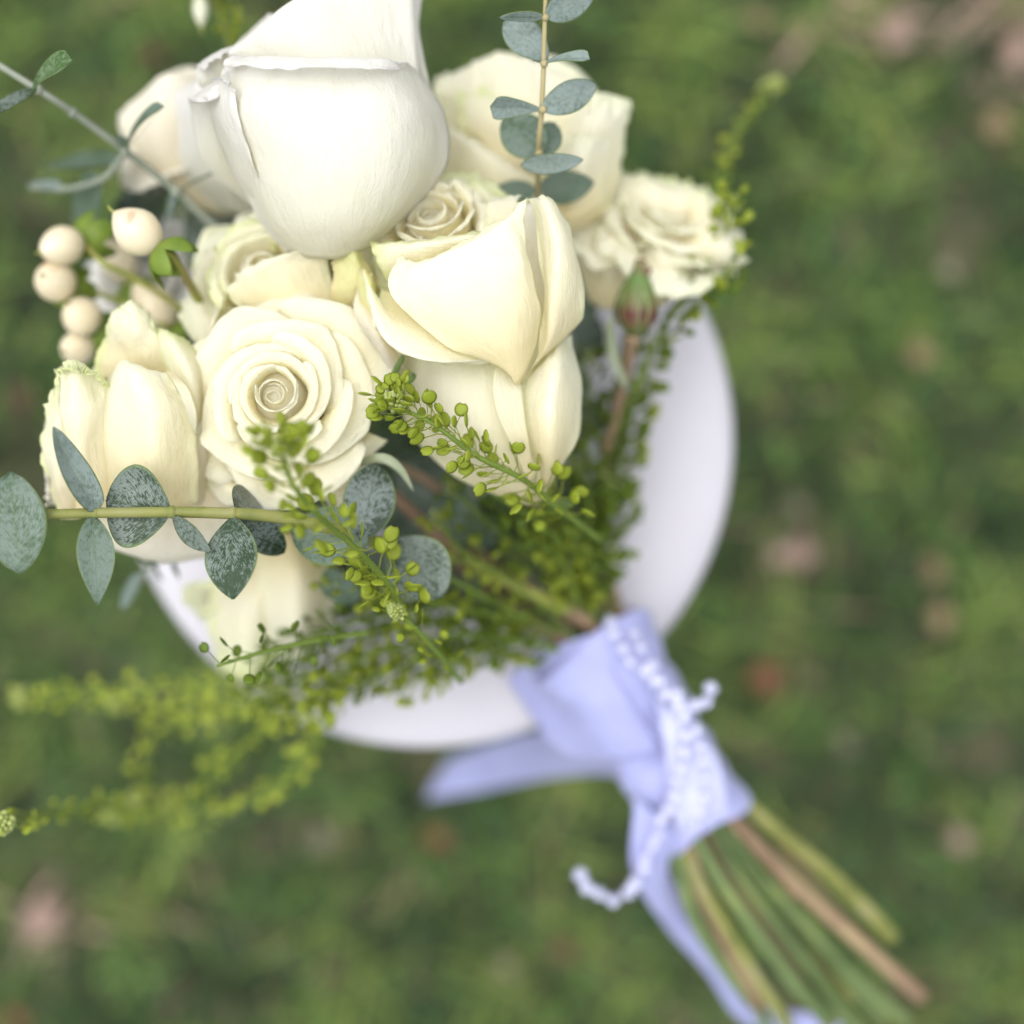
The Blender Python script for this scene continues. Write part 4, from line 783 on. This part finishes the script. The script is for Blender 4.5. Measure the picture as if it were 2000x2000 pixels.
def bud_mesh():
    V, F = lathe_geo((0, 0, 0), (0, 0, 1), [(0.05, 0), (0.06, 1.0), (0.34, 1.15), (0.42, 1.45), (0.3, 1.75), (0.08, 1.85)], 7)
    me = bpy.data.meshes.new('flower_bud'); me.from_pydata(V, [], F); me.polygons.foreach_set('use_smooth', [True] * len(F)); me.materials.append(M_PODP); me.update(); return me
M_PODL = plain_mat('lime_seed_pod', (0.30, 0.38, 0.03), (0.43, 0.49, 0.07), 90, 0.5, 0.3, 0.3, 0.1)
PODL = [pod_mesh(M_PODL, 'seed_pod', s + 20) for s in range(4)]
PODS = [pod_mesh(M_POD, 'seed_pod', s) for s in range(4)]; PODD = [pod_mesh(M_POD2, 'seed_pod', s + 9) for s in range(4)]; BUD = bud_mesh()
GC = 'green cress sprays of the bouquet'
def cress(label, pts, n, pod=21, spread=1.0, tipn=0, tip=10, mats=None, seed=1, stemr=0.0009, t0=0.15, sidebias=0.0, taper=0.75, ang=(0.55, 1.2)):
    """spray of round pods round a stem through pts; pod = pod diameter in photo px"""
    rg = random.Random(seed * 13 + 5); P = cr(np.array([list(W(*p)) for p in pts]), 80)
    t = thing('cress_spray', label, 'greenery', W(*pts[0]), GC); org = Vector(t.location)
    tube('stem', [W(*p) for p in pts], [stemr * 1.3, stemr, stemr * 0.6], M_THIN, t, 7, 30)
    Dm = pts[len(pts) // 2][2] * 0.001
    def put(me, p, d, s, roll):
        o = bpy.data.objects.new(me.name, me); COL.objects.link(o); o.parent = t
        q = d.to_track_quat('Z', 'Y') @ Quaternion((0, 0, 1), roll)
        o.matrix_basis = Matrix.LocRotScale(p - org, q, Vector((s, s, s)))
    for i in range(n):
        f = t0 + (1 - t0) * (i + rg.random()) / n; j = min(78, int(f * 79)); p = Vector(P[j]); ax = Vector(P[min(79, j + 2)] - P[max(0, j - 2)]).normalized()
        s1 = ax.cross(Vector((0, 0, 1))); s1 = s1.normalized() if s1.length > .05 else Vector((1, 0, 0)); s2 = ax.cross(s1)
        a = i * 2.4 + rg.uniform(-.5, .5); k = rg.uniform(*ang)
        d = (ax * math.cos(k) + (s1 * math.cos(a) + s2 * math.sin(a)) * math.sin(k)).normalized()
        sc = 1.22 * pod * KP * Dm * (1 - (1 - taper) * f) * rg.uniform(0.8, 1.12)
        put((mats or PODS)[rg.randrange(4)], p, d, sc * spread, rg.uniform(0, 6.28))
    tp = Vector(P[79]); tax = Vector(P[79] - P[74]).normalized()
    for i in range(tipn):
        a = i * 2.4; k = 0.25 + 1.15 * (i / max(1, tipn)) ** 0.6; s1 = tax.cross(Vector((0.1, 0, 1))).normalized(); s2 = tax.cross(s1)
        d = (tax * math.cos(k) + (s1 * math.cos(a) + s2 * math.sin(a)) * math.sin(k)).normalized()
        put(BUD, tp - tax * 0.004 * (i / max(1, tipn)), d, tip * KP * Dm * rg.uniform(.8, 1.2), 0)
    return t
cress('sharp lime cress spray lying over the lower petals of the large cream rose', [(1180, 1060, 560), (1090, 990, 525), (1020, 935, 502), (930, 890, 490), (850, 830, 483), (790, 800, 480), (768, 780, 478)], 120, 25, 1.15, 46, 11, seed=1, t0=0.12)
cress('lime cress spray rising blurred in front of the open rose, down to the dark leaf', [(800, 1215, 515), (765, 1150, 502), (700, 1075, 480), (625, 1010, 455), (575, 950, 440), (552, 895, 434), (548, 870, 432)], 100, 30, 1.1, 20, 12, seed=2, t0=0.05)
cress('short cress spray with a cluster of pale yellow flower buds, below the dark eucalyptus leaves', [(900, 1330, 550), (860, 1280, 525), (810, 1225, 505), (770, 1190, 497)], 18, 18, 1.1, 54, 9, seed=3, t0=0.2)
cress('single thin cress spray with a few upright pods in front of the low blurred rose', [(720, 1235, 535), (620, 1250, 522), (520, 1272, 510), (425, 1300, 502)], 17, 22, 1.25, 0, seed=4, mats=PODD, t0=0.2, ang=(0.9, 1.4))
sp = [ # dense sprays above the pedestal's lower edge
 ('shaded cress spray reaching down left over the white pedestal edge', [(960, 1230, 600), (800, 1260, 585), (680, 1300, 575), (600, 1400, 570)], 70), ('shaded cress spray under the bud cluster, pointing to the lower left', [(1000, 1240, 605), (860, 1280, 590), (740, 1320, 580), (640, 1350, 575)], 70),
 ('shaded cress spray along the lower rose towards the pedestal edge', [(900, 1170, 590), (760, 1200, 575), (640, 1230, 565), (520, 1290, 560)], 60), ('shaded cress spray hanging over the white pedestal near the ribbon', [(1060, 1240, 605), (960, 1270, 595), (870, 1300, 588), (790, 1340, 584)], 56),
 ('shaded cress spray between the bare stems and the bud cluster', [(1060, 1220, 600), (960, 1200, 580), (860, 1180, 565), (760, 1150, 555)], 60), ('shaded cress spray in front of the wrap pointing left', [(1090, 1270, 600), (1000, 1250, 588), (910, 1240, 578), (820, 1250, 570)], 56),
 ('shaded cress spray lying lowest over the pedestal rim', [(860, 1260, 610), (740, 1310, 605), (640, 1360, 600), (560, 1390, 598)], 60), ('shaded cress spray behind the single thin one', [(800, 1220, 600), (680, 1270, 592), (580, 1330, 588), (480, 1370, 586)], 50)]
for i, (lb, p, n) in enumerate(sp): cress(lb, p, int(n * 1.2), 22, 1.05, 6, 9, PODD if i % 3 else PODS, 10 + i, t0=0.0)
sp = [ # sprays at the right
 ('cress spray below the large cream rose, running down right to the wrap', [(960, 960, 555), (1040, 1010, 565), (1110, 1060, 580), (1200, 1090, 600)], 70), ('cress spray beside the wrap, right of the bare stems', [(1130, 1190, 610), (1110, 1120, 595), (1080, 1050, 580), (1040, 990, 572)], 70),
 ('cress spray over the pedestal top, right below the rose', [(1150, 1190, 625), (1170, 1110, 615), (1190, 1020, 610), (1180, 930, 606)], 70), ('cress spray edging the white pedestal, in its middle', [(1150, 1150, 628), (1190, 1000, 618), (1215, 880, 612), (1235, 770, 606)], 70),
 ('cress spray edging the pedestal up to the rosebud', [(1170, 1050, 630), (1210, 900, 620), (1250, 760, 608), (1290, 650, 596)], 64), ('cress spray close behind the right petals of the large cream rose', [(1120, 1080, 620), (1140, 950, 612), (1150, 820, 606), (1150, 700, 600)], 64),
 ('cress spray rising past the rosebud to the far right rose', [(1180, 900, 612), (1240, 760, 596), (1310, 620, 580), (1430, 520, 570)], 70), ('cress spray crossing the outer petals of the far right rose', [(1300, 620, 590), (1370, 540, 575), (1410, 470, 570), (1430, 395, 572)], 50),
 ('cress spray low behind the wrap and the pedestal edge', [(1100, 1200, 622), (1140, 1080, 610), (1150, 980, 600), (1120, 900, 596)], 64)]
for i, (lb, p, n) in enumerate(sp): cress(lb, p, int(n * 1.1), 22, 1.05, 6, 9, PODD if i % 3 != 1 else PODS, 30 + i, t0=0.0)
for i, (lb, p, n, pm) in enumerate([('lime cress spray over the bare stems between the dark leaves and the wrap', [(1090, 1205, 600), (990, 1130, 582), (905, 1080, 570), (850, 1010, 562)], 24, PODS), ('cress spray lying over the bare stems just above the wrap', [(1075, 1230, 600), (970, 1180, 578), (880, 1130, 560), (800, 1110, 548)], 26, PODS),
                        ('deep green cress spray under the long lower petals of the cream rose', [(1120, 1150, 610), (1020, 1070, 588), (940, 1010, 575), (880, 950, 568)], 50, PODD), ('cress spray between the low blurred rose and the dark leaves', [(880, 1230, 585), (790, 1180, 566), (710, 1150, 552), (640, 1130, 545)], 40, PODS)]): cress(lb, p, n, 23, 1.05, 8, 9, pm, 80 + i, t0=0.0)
cress('blurred cress tip sticking up into the grass at the upper right', [(1360, 520, 610), (1385, 420, 620), (1410, 330, 630), (1450, 240, 640), (1508, 165, 648)], 40, 18, 0.9, 24, 11, seed=51, t0=0.1, ang=(0.3, 0.8))
sp = [('topmost of the blurred lime cress sprays reaching left over the grass', [(620, 1310, 606), (460, 1325, 622), (300, 1345, 640), (160, 1352, 652), (40, 1365, 660)], 64),
 ('blurred cress spray just below the topmost left one', [(610, 1340, 620), (490, 1365, 640), (370, 1385, 656), (230, 1372, 668)], 44), ('blurred cress spray hanging down below the left sprays', [(560, 1370, 626), (400, 1400, 650), (300, 1440, 670), (270, 1560, 690)], 34),
 ('lowest blurred cress spray reaching towards the bottom left', [(640, 1400, 635), (560, 1520, 655), (420, 1575, 676), (220, 1590, 690)], 40), ('blurred cress spray entering at the left edge of the photo', [(330, 1575, 690), (210, 1580, 650), (90, 1590, 585), (5, 1610, 508)], 40),
 ('blurred cress spray in the middle of the left sprays', [(600, 1370, 630), (500, 1440, 655), (430, 1500, 670), (330, 1570, 690)], 30)]
for i, (lb, p, n) in enumerate(sp): cress(lb, p, n, 21, 1.0, 30, 12, PODL, 60 + i, t0=0.0, ang=(0.25, 0.85))
cress('blurred pale cress tips at the very top beside the big white rose', [(470, 130, 610), (455, 60, 600), (440, 10, 596), (430, -40, 594)], 26, 18, 0.9, 10, 10, seed=71, t0=0.1, ang=(0.3, 0.8))
hb = thing('berry_sprig', 'blurred pale buds dangling at the top edge left of the big white rose', 'berries', W(400, -40, 600))
berry(hb, (392, 18, 580), (0.05, -1, 0.1), 66, 32, seed=9, mat=M_PALE)
tube('stem', [W(480, 160, 615), W(440, 60, 605), W(410, -20, 595), W(392, -8, 582)], [.001, .0008], M_STEMY, hb)

# ---------------------------------------------------------------- lavender ribbon and pearls
rb = thing('ribbon', 'lavender blue satin ribbon wrapped round the stems with long loose tails', 'ribbon', W(1290, 1440, 640))
def build_wrap():
    ax0, ax1 = W(1145, 1240, 634), W(1372, 1602, 646); d = (ax1 - ax0).normalized(); s = d.cross(Vector((0, 0, 1))).normalized(); up = s.cross(d)
    nv, nu = 56, 72; G = np.zeros((nv, nu, 3))
    for j in range(nv):
        v = j / (nv - 1); c = ax0.lerp(ax1, v)
        wid = np.interp(v, [0, .12, .3, .6, .85, 1], [0.0265, 0.0262, 0.0232, 0.0205, 0.0212, 0.0225]); hgt = wid * 0.86
        for i in range(nu):
            a = 2 * math.pi * i / nu
            fold = 0.0008 * math.sin(a * 3 + v * 9) + 0.0004 * math.sin(v * 40 + a * 2 + 2 * math.sin(a)) + 0.0010 * noise.noise(Vector((math.cos(a) * 2, math.sin(a) * 2, v * 6)))
            e = 0.004 * math.sin(a * 2 + 1) * (1 - min(1, v * 6)) + 0.003 * math.sin(a * 3) * max(0, v * 6 - 5)
            G[j, i] = c + s * (wid + fold) * math.cos(a) + up * (hgt + fold) * math.sin(a) + d * e
    V = []; F = []
    for lay, off in ((0, 0.0), (1, -0.0012)):
        for j in range(nv):
            c = ax0.lerp(ax1, j / (nv - 1))
            for i in range(nu):
                p = Vector(G[j, i]); r = (p - c); r -= d * r.dot(d); V.append(list(p + r.normalized() * off))
    n = nv * nu
    for j in range(nv - 1):
        for i in range(nu):
            i2 = (i + 1) % nu; a, b, c_, e_ = j * nu + i, j * nu + i2, (j + 1) * nu + i2, (j + 1) * nu + i
            F.append([a, b, c_, e_]); F.append([n + e_, n + c_, n + b, n + a])
    for i in range(nu):
        i2 = (i + 1) % nu; F.append([i2, i, n + i, n + i2]); a = (nv - 1) * nu; F.append([a + i, a + i2, n + a + i2, n + a + i])
    mesh_obj('wrap', V, F, M_RIB, rb)
build_wrap()
def band(name, parent, pts, mat, seed=1, thick=0.0005, n=50, amp=0.0012):
    """cloth strip: pts = list of (edge point, edge point) in (px, py, D)"""
    P = np.array([[list(W(*a)), list((W(*a) + W(*b)) / 2 + Vector((0, 0, .0012))), list(W(*b))] for a, b in pts])
    G = cr(P, n); G = np.swapaxes(cr(np.swapaxes(G, 0, 1), 14), 0, 1); N = grid_normals(G)
    for j in range(n):
        for i in range(14): G[j, i] += N[j, i] * amp * (noise.noise(Vector((i * 0.22 + seed, j * 0.05, seed))) + 0.5 * noise.noise(Vector((i * 0.5, j * 0.16 + seed, 3.0))))
    return sheet(name, G, mat, parent, thick)
band('wing', rb, [((1150, 1240, 612), (1290, 1470, 618)), ((1080, 1265, 620), (1210, 1490, 628)), ((1030, 1295, 640), (1140, 1490, 645)), ((1000, 1315, 652), (1075, 1455, 655)), ((990, 1330, 656), (1060, 1430, 657))], M_RIB, 3)
band('tail', rb, [((1200, 1400, 640), (1260, 1540, 645)), ((1120, 1420, 690), (1175, 1515, 690)), ((1020, 1435, 750), (1060, 1522, 750)), ((930, 1462, 810), (940, 1545, 815)), ((872, 1485, 850), (830, 1562, 860))], M_RIB, 5)
band('tail', rb, [((1240, 1560, 622), (1330, 1620, 628)), ((1235, 1700, 636), (1305, 1700, 640)), ((1300, 1810, 668), (1350, 1770, 668)), ((1380, 1900, 690), (1420, 1880, 690)), ((1440, 1985, 702), (1470, 1960, 702)), ((1530, 2030, 705), (1540, 1975, 705)), ((1640, 2020, 705), (1650, 1985, 705))], M_RIB, 7, amp=0.0008)
band('wrap_end', rb, [((1280, 1360, 608), (1400, 1470, 620)), ((1300, 1470, 612), (1420, 1540, 622)), ((1310, 1560, 616), (1420, 1590, 624)), ((1320, 1610, 622), (1405, 1600, 628)), ((1335, 1650, 632), (1385, 1622, 634))], M_LACE, 9, amp=0.0018)
def pearls(label, pts, step, r, mat=M_PEARL):
    P = cr(np.array([list(W(*p)) for p in pts]), 600); L = np.concatenate([[0], np.cumsum(np.linalg.norm(np.diff(P, axis=0), axis=1))])
    t = thing('pearl_strand', label, 'pearls', W(*pts[0])); org = Vector(t.location)
    V, F = lathe_geo((0, 0, 0), (0, 0, 1), [(r * math.sin(math.pi * k / 10) + 1e-6, -r * math.cos(math.pi * k / 10)) for k in range(11)], 14)
    me = bpy.data.meshes.new('pearl'); me.from_pydata(V, [], F); me.polygons.foreach_set('use_smooth', [True] * len(F)); me.materials.append(mat); me.update()
    tube('thread', [W(*p) for p in pts], [0.0004, 0.0004], M_LACE, t, 5, 60)
    x = r; rg = random.Random(4)
    while x < L[-1]:
        p = [np.interp(x, L, P[:, c]) for c in range(3)]; o = bpy.data.objects.new('pearl', me); COL.objects.link(o); o.parent = t; o.location = Vector(p) - org; o.location += Vector((rg.uniform(-.0009, .0009), rg.uniform(-.0009, .0009), 0)); q = rg.uniform(0.85, 1.05); o.scale = (q, q, q); x += step * rg.uniform(0.95, 1.1)
pearls('long white pearl strand winding over the lavender wrap and curling at its end', [(1190, 1200, 616), (1215, 1265, 608), (1260, 1315, 606), (1310, 1355, 606), (1335, 1420, 608), (1335, 1480, 610), (1320, 1545, 612), (1285, 1620, 618), (1258, 1690, 626), (1230, 1745, 632), (1185, 1755, 634), (1150, 1730, 634), (1130, 1695, 634)], 0.0062, 0.0028)
pearls('second white bead strand lying beside the long one down the middle of the wrap', [(1235, 1225, 614), (1275, 1300, 606), (1330, 1370, 605), (1365, 1440, 608), (1370, 1500, 611), (1375, 1560, 616), (1360, 1625, 624)], 0.0074, 0.0024)
pearls('short white pearl strand sticking out at the right side of the wrap', [(1290, 1345, 604), (1335, 1372, 604), (1370, 1372, 606), (1388, 1362, 610), (1384, 1345, 614)], 0.0062, 0.0028)
